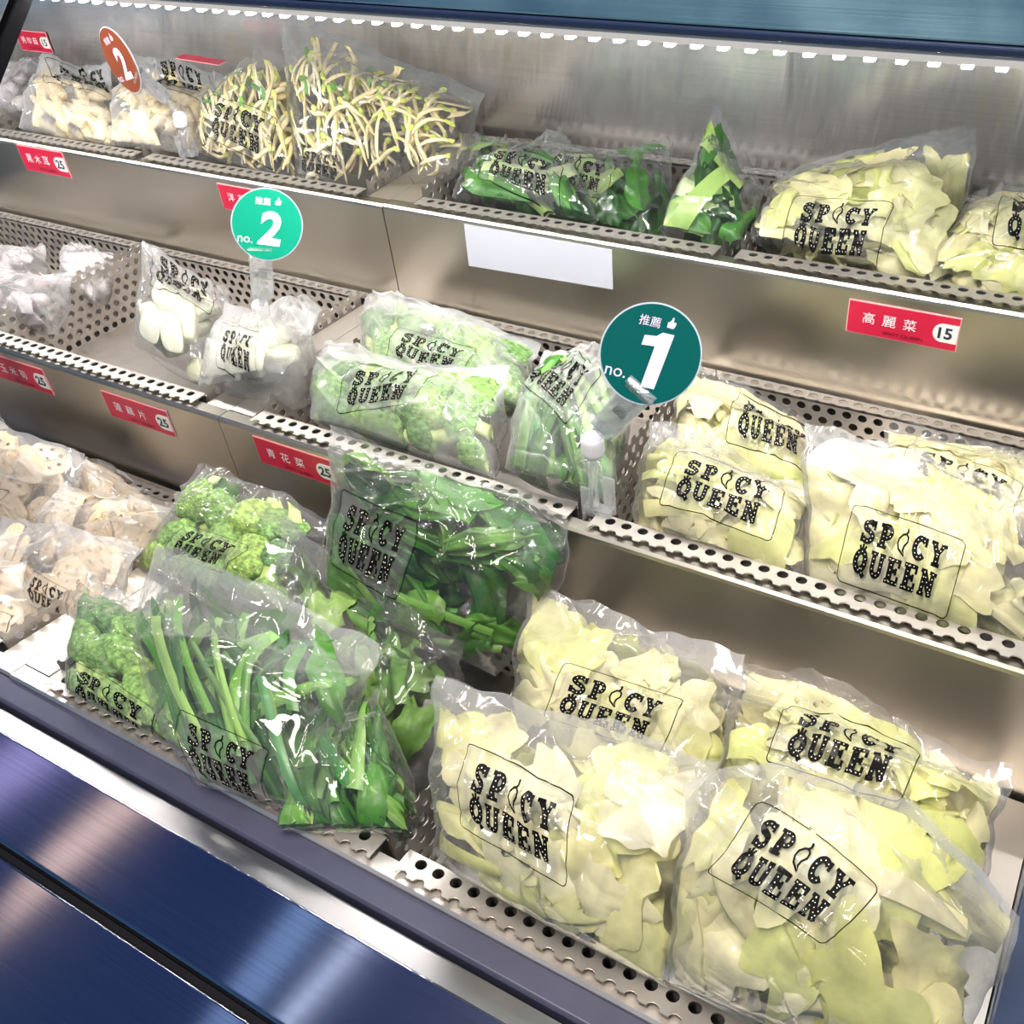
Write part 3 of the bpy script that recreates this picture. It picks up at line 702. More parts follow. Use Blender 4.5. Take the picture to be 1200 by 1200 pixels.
def fill(bag, kind, root, rng):
    hw, hh = bag.hw, bag.hh; top = min(.85, bag.ft + .12)
    def spot(z0=-.9, z1=1.1, um=.78):
        return np.array((rng.uniform(-um, um) * hw, rng.uniform(-.85, top) * hh, 0)), rng.uniform(z0, z1)
    def zed(s): return s * (bag.front if s > 0 else bag.back * .8)
    if kind == 'cabbage':
        n = 46
        for i in range(n):
            c, _ = spot(); s_ = -.8 + 1.75 * (i + .5) / n + rng.uniform(-.12, .12)
            la = rng.uniform(.020, .040); lb = la * rng.uniform(.5, .9)
            V, F = leaf_mesh(rng, la, lb, rng.uniform(.003, .009), (rng.uniform(-.02, .02), rng.uniform(-.02, .016)), 'cut', 15, 13)
            V = rot2(V, rng.uniform(0, 6.28), (rng.normal(0, .35), rng.normal(0, .35))) + c; V[:, 2] += zed(s_)
            part('cabbage_leaf', bag, V, F, M['cabbage'], root)
        for i in range(2):
            c, _ = spot(); V, F = leaf_mesh(rng, rng.uniform(.02, .035), .006, .002, (rng.uniform(-.03, .03), -.006), 'strap', 11, 5)
            V = rot2(V, rng.uniform(0, 6.28)) + c; V[:, 2] += zed(rng.uniform(.2, .9)); part('cabbage_rib', bag, V, F, M['cabbage'], root)
    elif kind in ('greens', 'choy'):
        ns, nl = (34, 36) if kind == 'greens' else (9, 22)
        for i in range(nl):
            c, _ = spot(); s_ = -.7 + 1.3 * (i + .5) / nl
            g_ = kind == 'greens'
            V, F = leaf_mesh(rng, rng.uniform(.04, .065) if g_ else rng.uniform(.026, .042), rng.uniform(.007, .012) if g_ else rng.uniform(.010, .017), .005, (rng.uniform(-.02, .02), rng.uniform(-.008, .008)), 'blade', 15, 7)
            V = rot2(V, rng.normal(1.7, .45) if g_ else rng.normal(1.6, .8), (rng.normal(0, .3), rng.normal(0, .3))) + c; V[:, 2] += zed(s_); part('leaf', bag, V, F, M['choy_leaf'], root)
        for i in range(ns):
            c, _ = spot(um=.7); s_ = -.5 + 1.5 * (i + .5) / ns; c[1] = rng.uniform(-.5, top * .6) * hh
            w = rng.uniform(.0035, .0065) if kind == 'greens' else rng.uniform(.007, .013)
            V, F = leaf_mesh(rng, rng.uniform(.03, .06) if kind == 'greens' else rng.uniform(.022, .042), w, .0008, (rng.uniform(-.006, .006), -.003), 'strap', 11, 5)
            V = rot2(V, rng.normal(1.75, .42) if kind == 'greens' else rng.normal(.6, .7)) + c; V[:, 2] += zed(s_)
            part('stalk', bag, V, F, M['chive'] if (kind == 'greens') else M['stem'], root)
    elif kind == 'spinach':
        for i in range(46):
            c, _ = spot(um=.88); s_ = -.7 + 1.8 * (i + .5) / 46
            V, F = leaf_mesh(rng, rng.uniform(.022, .042), rng.uniform(.010, .019), .010, (rng.uniform(-.03, .03), rng.uniform(-.02, .02)), 'blade', 17, 11)
            V = rot2(V, rng.normal(.1, .5), (rng.normal(0, .3), rng.normal(0, .3))) + c; V[:, 2] += zed(s_); part('leaf', bag, V, F, M['spinach'], root)
        for i in range(5):
            c, _ = spot(); c[1] = rng.uniform(-.9, -.5) * hh
            V, F = leaf_mesh(rng, rng.uniform(.03, .045), .004, .0008, (rng.uniform(-.006, .006), -.002), 'strap', 9, 5)
            V = rot2(V, rng.normal(.4, .5)) + c; V[:, 2] += zed(rng.uniform(.2, .9)); part('stalk', bag, V, F, M['chive'], root)
    elif kind == 'curly':
        for i in range(22):
            c, _ = spot(); s_ = -.7 + 1.7 * (i + .5) / 22
            V, F = leaf_mesh(rng, rng.uniform(.02, .036), rng.uniform(.014, .024), .008, (rng.uniform(-.01, .01), rng.uniform(-.01, .01)), 'cut', 15, 13)
            V = rot2(V, rng.uniform(0, 6.28), (rng.normal(0, .4), rng.normal(0, .4))) + c; V[:, 2] += zed(s_); part('leaf', bag, V, F, M['curly'], root)
    elif kind == 'broccoli':
        for i in range(15):
            gx = (i % 5 - 2) * .36 + rng.uniform(-.1, .1); gy = (-.74 + (i // 5) * .54) + rng.uniform(-.12, .12)
            R = rng.uniform(.017, .027); c = np.array((gx * hw, gy * hh, 0)); z = zed(rng.uniform(-.1, .5))
            V, F = floret_mesh(rng, R); V = rot2(V, rng.uniform(0, 6.28), (rng.normal(0, .4), rng.normal(0, .4))) + c; V[:, 2] += z
            part('floret', bag, V, F, M['floret'], root)
            a = rng.uniform(0, 6.28); d = np.array((math.cos(a), math.sin(a), -.25)); L0 = rng.uniform(.028, .042)
            pts = [c + d * L0 * t + np.array((0, 0, z)) for t in np.linspace(.25, 1.15, 7)]; rs = [.0065 + .004 * abs(t - .4) for t in np.linspace(0, 1, 7)]
            V, F, c0, c1 = tube_np(pts, rs, 9); F = [tuple(f) for f in F] + [f[:3] for f in c0] + [f[:3] for f in c1]
            P = bag.put(V) - np.array(root.location)
            mesh_obj('floret_stem', P, F, M['broc_stem'], root, smooth=True)
        for i in range(10):
            c, _ = spot(); V, F = leaf_mesh(rng, rng.uniform(.018, .03), rng.uniform(.008, .016), .004, (rng.uniform(-.012, .012), rng.uniform(-.01, .01)), 'cut', 11, 9)
            V = rot2(V, rng.uniform(0, 6.28)) + c; V[:, 2] += zed(rng.uniform(-.8, .1)); part('leaf', bag, V, F, M['curly'], root)
    elif kind == 'sprouts':
        for i in range(150):
            c = np.array((rng.uniform(-.88, .88) * hw, rng.uniform(-1.0, top - .35) * hh, 0)); a = rng.normal(1.5, .75); Ls = rng.uniform(.03, .06); z = zed(rng.uniform(-.5, 1.1)); k = rng.uniform(-1.2, 1.2)
            pts = []; q = c.copy()
            for t in range(9): pts.append(q + np.array((0, 0, z + .004 * math.sin(t * .7 + i)))); q = q + Ls / 8 * np.array((math.cos(a), math.sin(a), 0)); a += k / 8
            rs = [.0010, .0019, .0026, .0029, .0030, .0028, .0026, .0022, .0015]
            V, F, c0, c1 = tube_np(pts, rs, 6); F = [tuple(f) for f in F]; mi = [0] * len(F)
            IV, IF = ICO2; e = pts[-1]; HV = IV * np.array((.0058, .0038, .0034)); HV = rot2(HV, a) + e
            b = len(V); V = np.vstack([V, HV]); F += [tuple(f + b) for f in IF]; mi += [1] * len(IF)
            P = bag.put(V) - np.array(root.location)
            mesh_obj('bean_sprout', P, F, [M['sprout'], M['bean']], root, True, mi)
        for i in range(12):
            c = np.array((rng.uniform(-.7, .7) * hw, rng.uniform(-.1, top) * hh, 0))
            V, F = leaf_mesh(rng, .009, .0032, .001, (.002, .001), 'blade', 7, 5); V = rot2(V, rng.uniform(0, 6.28)) + c; V[:, 2] += zed(rng.uniform(.5, 1.1))
            part('sprout_leaf', bag, V, F, M['chive'], root)
    elif kind in ('daikon', 'pink', 'corn', 'lotus'):
        n = dict(daikon=10, pink=18, corn=34, lotus=32)[kind]
        for i in range(n):
            c, _ = spot(um=.80 if kind == 'corn' else .62); s_ = -.5 + 1.3 * (i + .5) / n; a = rng.uniform(0, 6.28)
            if kind == 'corn':
                Lc = rng.uniform(.03, .045); t = np.linspace(-1, 1, 13); pts = [np.array((Lc * q, .003 * math.sin(q * 2), 0)) for q in t]
                rs = [.0095 * max(.12, (1 - max(0, q) ** 2 * .8)) * (.75 if j == 0 else 1) for j, q in enumerate(t)]
                V, F, c0, c1 = tube_np(pts, rs, 10); F = [tuple(f) for f in F] + [f[:3] for f in c0] + [f[:3] for f in c1]; V = rot2(V, rng.normal(2.4, .6)) + c; V[:, 2] += zed(s_)
                mesh_obj('baby_corn', bag.put(V) - np.array(root.location), F, M['corn'], root, True); continue
            if kind == 'lotus':
                c[0] *= 1.25; R = rng.uniform(.024, .032); V, F = lotus_mesh(R); V = rot2(V, a, (rng.normal(0, .3), rng.normal(0, .3))) + c; V[:, 2] += zed(s_)
                mesh_obj('root_slice', bag.put(V) - np.array(root.location), F, M['lotus'], root, False); continue
            V, F = ICO4 if kind == 'daikon' else ico(3); V = np.sign(V) * np.abs(V) ** .55
            ext = (.030, .022, .011) if kind == 'daikon' else (.032, .016, .008)
            V = V * np.array(ext) * rng.uniform(.8, 1.15); V = rot2(V, a, (rng.normal(0, .2), rng.normal(0, .2))) + c; V[:, 2] += zed(s_)
            part('radish_chunk' if kind == 'daikon' else 'pale_slice', bag, V, F, M['daikon'] if kind == 'daikon' else M['pink'], root)
_lot = {}
def lotus_mesh(R):
    if 'v' not in _lot:
        cu = bpy.data.curves.new('slice', 'CURVE'); cu.dimensions = '2D'; cu.fill_mode = 'BOTH'; cu.extrude = .09; cu.bevel_depth = .02
        def ring(cx, cy, r, n, flip, wob=0):
            sp = cu.splines.new('POLY'); sp.points.add(n - 1); sp.use_cyclic_u = True
            for i in range(n):
                a = 2 * math.pi * i / n * (-1 if flip else 1); q = r * (1 + wob * math.sin(5 * a)); sp.points[i].co = (cx + q * math.cos(a), cy + q * math.sin(a), 0, 1)
        ring(0, 0, 1, 28, False, .04)
        for k in range(7): ring(.58 * math.cos(k * .8976), .58 * math.sin(k * .8976), .13, 10, True)
        ring(0, 0, .10, 8, True)
        o = bpy.data.objects.new('slice', cu); COL.objects.link(o); dg = bpy.context.evaluated_depsgraph_get(); ev = o.evaluated_get(dg); me = ev.to_mesh()
        _lot['v'] = (np.array([v.co[:] for v in me.vertices]), [tuple(p.vertices) for p in me.polygons]); ev.to_mesh_clear(); bpy.data.objects.remove(o)
    V, F = _lot['v']; return V * R, F

NAMES = dict(cabbage='bag_of_cabbage', greens='bag_of_greens', spinach='bag_of_spinach', curly='bag_of_curly_greens', broccoli='bag_of_broccoli', lotus='bag_of_root_slices',
             daikon='bag_of_radish', pink='bag_of_pale_slices', corn='bag_of_baby_corn', sprouts='bag_of_bean_sprouts', choy='bag_of_choy')
GROUPS = dict(cabbage='bags of cut cabbage', greens='bags of leafy greens', spinach='bags of leafy greens', curly='bags of leafy greens', broccoli='bags of broccoli', lotus='bags of sliced roots',
              daikon='bags of white radish', pink='bags of pale slices', corn='bags of baby corn', sprouts='bags of bean sprouts', choy='bags of choy')
FLOOR = {'lower': -.135, 'middle': -.062, 'upper': .022}
def make_bag(idx, nm, kind, T, ft, N8, n, uv3, label, haze):
    c = np.mean(np.array(N8)[:4], 0)
    tier = 'upper' if c[1] > .30 else 'middle' if c[1] > -.005 else 'lower'
    back = min(.085, max(.030, (c[2] - FLOOR[tier]) / max(n[2], .3) * .92))
    bag = Bag(T, ft, N8, n, 100 + idx * 7, 1.0, back)
    root = empty(NAMES[kind], tuple(c + np.array(n) * -back * .9)); tag(root, label, 'bag', GROUPS[kind])
    rl = np.array(root.location)
    nu, nv = 120, 120
    cc = np.sin(np.linspace(-1, 1, nu) * math.pi / 2 * .8) / math.sin(math.pi / 2 * .8)
    U, Vv = np.meshgrid(cc, cc)
    Pf = bag.surf(U.ravel(), Vv.ravel(), 1); Ff = grid_faces(nu, nv)
    nb = 44; cb = np.sin(np.linspace(-1, 1, nb) * math.pi / 2 * .8) / math.sin(math.pi / 2 * .8); Ub, Vb = np.meshgrid(cb, cb)
    Pb = bag.surf(Ub.ravel(), Vb.ravel(), -1); Fb = grid_faces(nb, nb, True) + len(Pf)
    me = np_mesh('plastic_film', np.vstack([Pf, Pb]) - rl, np.vstack([Ff, Fb]), M[('film_clear', 'film_milky', 'film_frosted')[haze]])
    # condensation gathers in the empty upper part of the bag
    at = me.attributes.new('mist', 'FLOAT', 'POINT'); vv = np.concatenate([Vv.ravel(), Vb.ravel()])
    if len(at.data) == len(vv): at.data.foreach_set('value', np.clip((vv - .05) / .7, 0, 1).astype(np.float32))
    link('plastic_film', me, root)
    if uv3:
        a, b, d = [np.array(q) for q in uv3]
        uv = a + PVa[:, :1] * (b - a) + PVa[:, 1:] * (d - a)
        ins = (np.abs(uv[:, 0]) <= 1.0) & (np.abs(uv[:, 1]) <= 1.0)
        off = np.choose(PMv, (.0007, .0012, .0016))
        u, v = np.clip(uv[:, 0], -1, 1), np.clip(uv[:, 1], -1, 1)
        P = bag.surf(u, v, 1, off) - rl
        keep = [i for i, f in enumerate(PF) if all(ins[j] for j in f)]
        mesh_obj('printed_logo', P, [PF[i] for i in keep], [M['print_ground'], M['print'], M['print_dot']], root, True, [PM[i] for i in keep])
    fill(bag, kind, root, np.random.default_rng(500 + idx * 13))

# name, kind, thickness, fill height, outline nodes (world), facing, print placement on the film, label, milky
BAGS = [
    ('C1','cabbage',0.075,0.45,[[0.4021,-0.19,0.0301],[0.593,-0.17,0.0205],[0.6079,-0.275,-0.0664],[0.436,-0.275,-0.0567],[0.4975,-0.18,0.0253],[0.6005,-0.2225,-0.023],[0.522,-0.275,-0.0616],[0.419,-0.2325,-0.0133]],[0.076,-0.662,0.746],[[-0.638,0.456],[0.211,0.348],[-0.567,-0.281]],'large cabbage bag at the front beside the tray divider, print upright',1),
    ('C2','cabbage',0.08,0.55,[[0.5847,-0.2,0.0303],[0.7734,-0.17,-0.0094],[0.7668,-0.26,-0.0639],[0.6086,-0.275,-0.0565],[0.6735,-0.165,0.0522],[0.7701,-0.215,-0.0367],[0.6877,-0.2675,-0.0602],[0.5966,-0.2375,-0.0131]],[0.184,-0.628,0.756],[[-0.527,0.707],[0.225,0.388],[-0.782,0.201]],'front cabbage bag nearest the end rail with a tilted print',1),
    ('C3','cabbage',0.065,0.45,[[0.3852,-0.06,-0.0104],[0.5675,-0.05,-0.0173],[0.5929,-0.15,-0.0708],[0.4196,-0.15,-0.0898],[0.4763,-0.055,-0.0139],[0.5802,-0.1,-0.0441],[0.5063,-0.15,-0.0803],[0.4024,-0.105,-0.0501]],[-0.012,-0.575,0.818],[[-0.368,0.183],[0.666,0.202],[-0.524,-0.53]],'cabbage bag leaning on the steel panel behind the front divider-side cabbage bag',1),
    ('C4','cabbage',0.06,0.4,[[0.5642,-0.05,-0.0324],[0.7524,-0.05,-0.0248],[0.7569,-0.14,-0.0605],[0.5858,-0.15,-0.0296],[0.6583,-0.05,-0.0286],[0.7546,-0.095,-0.0427],[0.6713,-0.145,-0.045],[0.575,-0.1,-0.031]],[0.068,-0.161,0.985],[[-0.567,0.473],[0.397,0.635],[-0.658,-0.658]],'lowest tier cabbage bag in the back corner by the end rail',0),
    ('G1','greens',0.075,0.5,[[0.0986,-0.17,0.0115],[0.3121,-0.16,-0.0076],[0.3522,-0.2807,-0.062],[0.2378,-0.3053,-0.06],[0.2054,-0.165,0.002],[0.3321,-0.2204,-0.0348],[0.295,-0.293,-0.061],[0.1095,-0.235,-0.0563]],[0.099,-0.382,0.919],[[-0.436,-0.424],[0.487,-0.552],[-0.833,-0.972]],'big milky bag of long green stalks standing at the front of the greens tray',1),
    ('G2','curly',0.06,0.5,[[0.1624,-0.1,0.0129],[0.3521,-0.1,-0.0527],[0.3695,-0.19,-0.122],[0.2061,-0.19,-0.1348],[0.2573,-0.1,-0.0199],[0.3608,-0.145,-0.0873],[0.2878,-0.19,-0.1284],[0.1843,-0.145,-0.0609]],[0.098,-0.752,0.652],None,'bag of curly dark greens behind the long green stalks',0),
    ('G3','greens',0.05,0.8,[[0.2681,-0.2,-0.0755],[0.3402,-0.19,-0.0304],[0.4071,-0.2606,-0.068],[0.3174,-0.3048,-0.064],[0.3042,-0.195,-0.0529],[0.3737,-0.2253,-0.0492],[0.3622,-0.2827,-0.066],[0.2927,-0.2524,-0.0697]],[-0.16,-0.248,0.955],None,'small bag of green leaves at the front lip beside the tray divider',0),
    ('G4','broccoli',0.06,0.6,[[-0.0064,-0.03,-0.0409],[0.1482,-0.03,-0.0487],[0.186,-0.13,-0.0716],[-0.0364,-0.13,-0.1095],[0.0709,-0.03,-0.0448],[0.1671,-0.08,-0.0602],[0.0748,-0.13,-0.0906],[-0.0214,-0.08,-0.0752]],[-0.072,-0.417,0.906],[[-0.331,-0.167],[0.517,-0.197],[-0.527,-0.715]],'broccoli bag lying at the back of the greens tray below the 25 card',0),
    ('G5','broccoli',0.055,0.7,[[-0.0269,-0.18,-0.0737],[0.0978,-0.17,-0.051],[0.2139,-0.2873,-0.066],[0.0636,-0.2869,-0.066],[0.0355,-0.175,-0.0624],[0.1559,-0.2286,-0.0585],[0.1387,-0.2871,-0.066],[0.0184,-0.2334,-0.0699]],[-0.078,-0.104,0.991],[[-0.612,-0.63],[0.691,-0.751],[-0.977,-1.085]],'broccoli bag with a thick cut stem at the front corner of the greens tray',0),
    ('G6','spinach',0.065,0.8,[[0.1781,-0.02,0.0542],[0.4044,-0.02,0.0356],[0.3772,-0.1,-0.0901],[0.2256,-0.12,-0.0315],[0.2912,-0.02,0.0449],[0.4085,-0.05,-0.0175],[0.3014,-0.11,-0.0608],[0.2019,-0.07,0.0114]],[0.172,-0.742,0.648],[[-0.759,0.347],[-0.006,0.308],[-0.855,-0.601]],'dark spinach bag propped against the middle tier panel',0),
    ('P1','lotus',0.05,0.75,[[-0.4373,-0.05,-0.0471],[-0.2061,-0.035,-0.0798],[-0.1857,-0.1,-0.1421],[-0.4819,-0.11,-0.21],[-0.3217,-0.0425,-0.0635],[-0.1959,-0.0675,-0.111],[-0.3338,-0.105,-0.176],[-0.4596,-0.08,-0.1286]],[0.009,-0.875,0.485],[[-0.401,-0.275],[0.443,-0.143],[-0.858,-1.281]],'upright clear bag of pale root slices at the back left of the lowest tier',2),
    ('P2','lotus',0.045,0.75,[[-0.2412,-0.025,-0.0931],[-0.0788,-0.025,-0.1331],[-0.0578,-0.075,-0.1454],[-0.224,-0.075,-0.178],[-0.16,-0.025,-0.1131],[-0.0683,-0.05,-0.1393],[-0.1409,-0.075,-0.1617],[-0.2326,-0.05,-0.1355]],[0.016,-0.694,0.72],None,'small bag of pale slices in the back corner under the 25 card',2),
    ('P3','lotus',0.05,0.85,[[-0.2188,-0.08,-0.0962],[-0.0099,-0.07,-0.0622],[-0.0256,-0.135,-0.1332],[-0.2188,-0.14,-0.182],[-0.1143,-0.075,-0.0792],[-0.0178,-0.1025,-0.0977],[-0.1222,-0.1375,-0.1576],[-0.2188,-0.11,-0.1391]],[-0.1,-0.773,0.626],None,'flat bag of pale root slices lying next to the broccoli',2),
    ('P4','lotus',0.055,0.85,[[-0.2922,-0.12,-0.1303],[-0.0206,-0.12,-0.0814],[0.0272,-0.22,-0.0848],[-0.242,-0.22,-0.2229],[-0.1564,-0.12,-0.1058],[0.0033,-0.17,-0.0831],[-0.1074,-0.22,-0.1539],[-0.2671,-0.17,-0.1766]],[-0.279,-0.523,0.805],[[0.205,0.056],[0.728,-0.26],[0.165,-0.506]],'bag of pale root slices in the middle of the lowest pale heap',2),
    ('P5','lotus',0.055,0.85,[[-0.3909,-0.17,-0.1816],[-0.1345,-0.17,-0.1068],[-0.0408,-0.265,-0.1035],[-0.3149,-0.265,-0.256],[-0.2627,-0.17,-0.1442],[-0.0877,-0.2175,-0.1052],[-0.1779,-0.265,-0.1798],[-0.3529,-0.2175,-0.2188]],[-0.323,-0.571,0.755],[[0.278,0.217],[0.956,-0.19],[0.155,-0.562]],'bag of pale root slices at the front lip of the lowest left tray',2),
    ('M1','cabbage',0.065,0.5,[[0.4124,0.12,0.0256],[0.5545,0.12,0.0135],[0.5858,0.025,-0.0106],[0.4385,0.025,0.0027],[0.4835,0.12,0.0195],[0.5702,0.0725,0.0015],[0.5121,0.025,-0.004],[0.4254,0.0725,0.0141]],[0.085,-0.215,0.973],[[-0.536,0.18],[0.72,0.18],[-0.67,-0.762]],'middle tier cabbage bag right next to the number 1 sign',1),
    ('M2','cabbage',0.06,0.45,[[0.3938,0.23,0.0118],[0.5215,0.22,-0.0011],[0.5547,0.13,-0.0299],[0.4213,0.14,-0.0244],[0.4577,0.225,0.0053],[0.5381,0.175,-0.0155],[0.488,0.135,-0.0271],[0.4075,0.185,-0.0063]],[0.041,-0.327,0.944],[[-0.051,0.756],[1.1,0.89],[-0.173,-0.608]],'middle tier cabbage bag behind the one next to the number 1 sign',0),
    ('M3','cabbage',0.07,0.55,[[0.5439,0.13,0.0587],[0.719,0.12,0.038],[0.7539,0.025,-0.0173],[0.5826,0.025,-0.012],[0.6322,0.13,0.0603],[0.7365,0.0725,0.0104],[0.6682,0.025,-0.0146],[0.5633,0.0775,0.0233]],[0.049,-0.519,0.853],[[-0.559,-0.025],[0.35,-0.073],[-0.698,-0.843]],'milky cabbage bag at the front of the middle tier furthest from the number 1 sign',1),
    ('M4','cabbage',0.06,0.5,[[0.5814,0.23,0.0072],[0.7368,0.23,-0.0085],[0.7537,0.14,-0.0177],[0.6107,0.14,-0.0177],[0.6591,0.23,-0.0006],[0.7453,0.185,-0.0131],[0.6822,0.14,-0.0177],[0.5961,0.185,-0.0052]],[0.051,-0.173,0.984],[[-0.765,0.094],[0.394,-0.242],[-0.883,-0.645]],'cabbage bag half hidden at the back of the middle tier by the upper panel',0),
    ('B1','broccoli',0.06,0.6,[[0.0462,0.12,0.0296],[0.2727,0.12,0.0432],[0.3039,0.03,0.0009],[0.0948,0.03,0.006],[0.1595,0.12,0.0364],[0.2883,0.075,0.0221],[0.1994,0.03,0.0035],[0.0705,0.075,0.0178]],[-0.018,-0.351,0.936],[[-0.409,-0.009],[0.443,0.44],[-0.583,-0.891]],'milky broccoli bag with an upright print at the front of the middle tier',2),
    ('B2','broccoli',0.05,0.5,[[0.0112,0.23,0.017],[0.2429,0.22,0.0132],[0.2772,0.13,-0.0008],[0.0766,0.13,-0.0024],[0.127,0.225,0.0151],[0.26,0.175,0.0062],[0.1769,0.13,-0.0016],[0.0439,0.18,0.0073]],[0.001,-0.172,0.985],[[-0.412,-0.23],[0.493,-0.29],[-0.611,-0.899]],'milky broccoli bag lying at the back of the middle tier',2),
    ('B3','greens',0.06,0.7,[[0.2949,0.14,0.0711],[0.3907,0.15,0.0541],[0.4163,0.03,0.0129],[0.3148,0.03,0.016],[0.3428,0.145,0.0626],[0.4035,0.09,0.0335],[0.3655,0.03,0.0145],[0.3048,0.085,0.0435]],[0.112,-0.365,0.924],[[-0.697,1.1],[0.487,0.527],[-1.039,0.175]],'bag of greens with a slanted print left of the number 1 sign',2),
    ('D1','daikon',0.05,0.6,[[-0.2965,0.2,0.0342],[-0.1575,0.19,0.0108],[-0.0711,0.06,-0.0191],[-0.1955,0.07,-0.0039],[-0.227,0.195,0.0225],[-0.1143,0.125,-0.0041],[-0.1333,0.065,-0.0115],[-0.246,0.135,0.0152]],[0.131,-0.161,0.978],[[-0.747,1.015],[0.655,1.1],[-0.525,-0.01]],'white radish bag with chunky pieces against the perforated tray wall',1),
    ('D2','daikon',0.045,0.3,[[-0.1196,0.15,0.0324],[0.0202,0.16,0.0273],[0.0663,0.04,0.0436],[-0.0546,0.03,0.0047],[-0.0497,0.155,0.0298],[0.0432,0.1,0.0354],[0.0059,0.035,0.0242],[-0.0871,0.09,0.0185]],[-0.12,-0.102,0.987],[[-0.453,-0.112],[0.438,-0.36],[-0.435,-0.891]],'crumpled radish bag in front of the bright green number 2 sign',2),
    ('E1','pink',0.04,0.7,[[-0.8007,0.24,-0.0409],[-0.5667,0.24,-0.0318],[-0.4949,0.17,-0.0406],[-0.7067,0.16,-0.0626],[-0.6837,0.24,-0.0364],[-0.5308,0.205,-0.0362],[-0.6008,0.165,-0.0516],[-0.7537,0.2,-0.0518]],[-0.061,-0.263,0.963],None,'pale pinkish bag at the back of the far middle tray',2),
    ('E2','pink',0.04,0.7,[[-0.5465,0.25,-0.0269],[-0.4032,0.24,-0.0311],[-0.3658,0.15,-0.0252],[-0.4597,0.17,-0.0337],[-0.4749,0.245,-0.029],[-0.3845,0.195,-0.0282],[-0.4127,0.16,-0.0295],[-0.5031,0.21,-0.0303]],[-0.021,-0.021,1.0],None,'small pale pinkish bag in the back corner of the far middle tray',2),
    ('E3','pink',0.045,0.7,[[-0.6797,0.15,-0.0456],[-0.3758,0.15,-0.0008],[-0.3192,0.06,0.0081],[-0.5446,0.06,-0.0318],[-0.5278,0.15,-0.0232],[-0.3475,0.105,0.0037],[-0.4319,0.06,-0.0118],[-0.6122,0.105,-0.0387]],[-0.158,-0.044,0.987],None,'pale pinkish bag at the front of the far middle tray',2),
    ('T1','corn',0.05,0.4,[[-0.7317,0.46,0.1414],[-0.5769,0.46,0.1382],[-0.4776,0.34,0.0817],[-0.6773,0.34,0.0861],[-0.6543,0.46,0.1398],[-0.5272,0.4,0.1099],[-0.5774,0.34,0.0839],[-0.7045,0.4,0.1137]],[0.019,-0.412,0.911],[[-0.809,0.877],[0.816,1.02],[-0.321,-0.097]],'baby corn bag on the top tier left of the brown sign',2),
    ('T1b','corn',0.05,0.4,[[-0.5475,0.46,0.1474],[-0.3503,0.45,0.1565],[-0.3221,0.33,0.0948],[-0.4888,0.34,0.0827],[-0.4489,0.455,0.152],[-0.3362,0.39,0.1256],[-0.4054,0.335,0.0887],[-0.5181,0.4,0.1151]],[-0.077,-0.487,0.87],[[-0.362,1.1],[0.587,1.1],[0.077,0.083]],'baby corn bag on the top tier behind the stand of the brown sign',2),
    ('T2','sprouts',0.06,0.75,[[-0.341,0.42,0.1621],[-0.2192,0.44,0.1801],[-0.1442,0.33,0.076],[-0.3115,0.33,0.0982],[-0.2801,0.43,0.1711],[-0.1817,0.385,0.128],[-0.2278,0.33,0.0871],[-0.3263,0.375,0.1302]],[0.055,-0.625,0.778],[[-0.395,0.085],[0.83,-0.129],[-0.611,-0.721]],'bean sprout bag with a clear upright print and green shoots on top',0),
    ('T3','sprouts',0.065,0.55,[[-0.2339,0.46,0.2078],[0.055,0.45,0.1574],[0.0691,0.35,0.1137],[-0.1498,0.33,0.0752],[-0.1267,0.48,0.1933],[0.0621,0.4,0.1356],[-0.0403,0.34,0.0945],[-0.1919,0.395,0.1415]],[0.031,-0.6,0.799],[[-0.787,-0.645],[-0.162,-0.827],[-0.96,-0.89]],'large puffed bean sprout bag with a crumpled clear top',0),
    ('T4','choy',0.055,0.8,[[0.0382,0.45,0.1087],[0.1612,0.45,0.1144],[0.2508,0.34,0.0886],[0.0686,0.34,0.0867],[0.0997,0.45,0.1116],[0.206,0.395,0.1015],[0.1597,0.34,0.0876],[0.0534,0.395,0.0977]],[-0.025,-0.225,0.974],[[-0.367,0.015],[0.721,-0.238],[-0.566,-0.787]],'choy bag at the corner of the top tier above the blank sticker',0),
    ('T4b','choy',0.055,0.8,[[0.1068,0.49,0.1024],[0.2728,0.48,0.1056],[0.3154,0.36,0.0667],[0.1401,0.37,0.0603],[0.1898,0.485,0.104],[0.2941,0.42,0.0862],[0.2278,0.365,0.0635],[0.1234,0.43,0.0814]],[-0.046,-0.332,0.942],[[-0.668,0.143],[0.346,0.021],[-0.732,-0.58]],'choy bag with a pale cut stem lying in the middle of the choy tray',0),
    ('T5','choy',0.06,0.6,[[0.3312,0.45,0.1686],[0.3992,0.42,0.1067],[0.4089,0.33,0.0855],[0.3194,0.34,0.0883],[0.3652,0.435,0.1376],[0.4041,0.375,0.0961],[0.3642,0.335,0.0869],[0.3253,0.395,0.1284]],[0.242,-0.441,0.864],None,'pointed choy bag standing next to the top cabbage tray',0),
    ('T6','cabbage',0.065,0.5,[[0.3961,0.46,0.1176],[0.5805,0.47,0.1618],[0.5928,0.34,0.0768],[0.4148,0.34,0.0948],[0.4883,0.465,0.1397],[0.5866,0.405,0.1193],[0.5038,0.34,0.0858],[0.4055,0.4,0.1062]],[-0.055,-0.401,0.915],[[-0.553,-0.452],[0.438,-0.376],[-0.659,-1.12]],'top tier cabbage bag with a complete print above the 15 card',0),
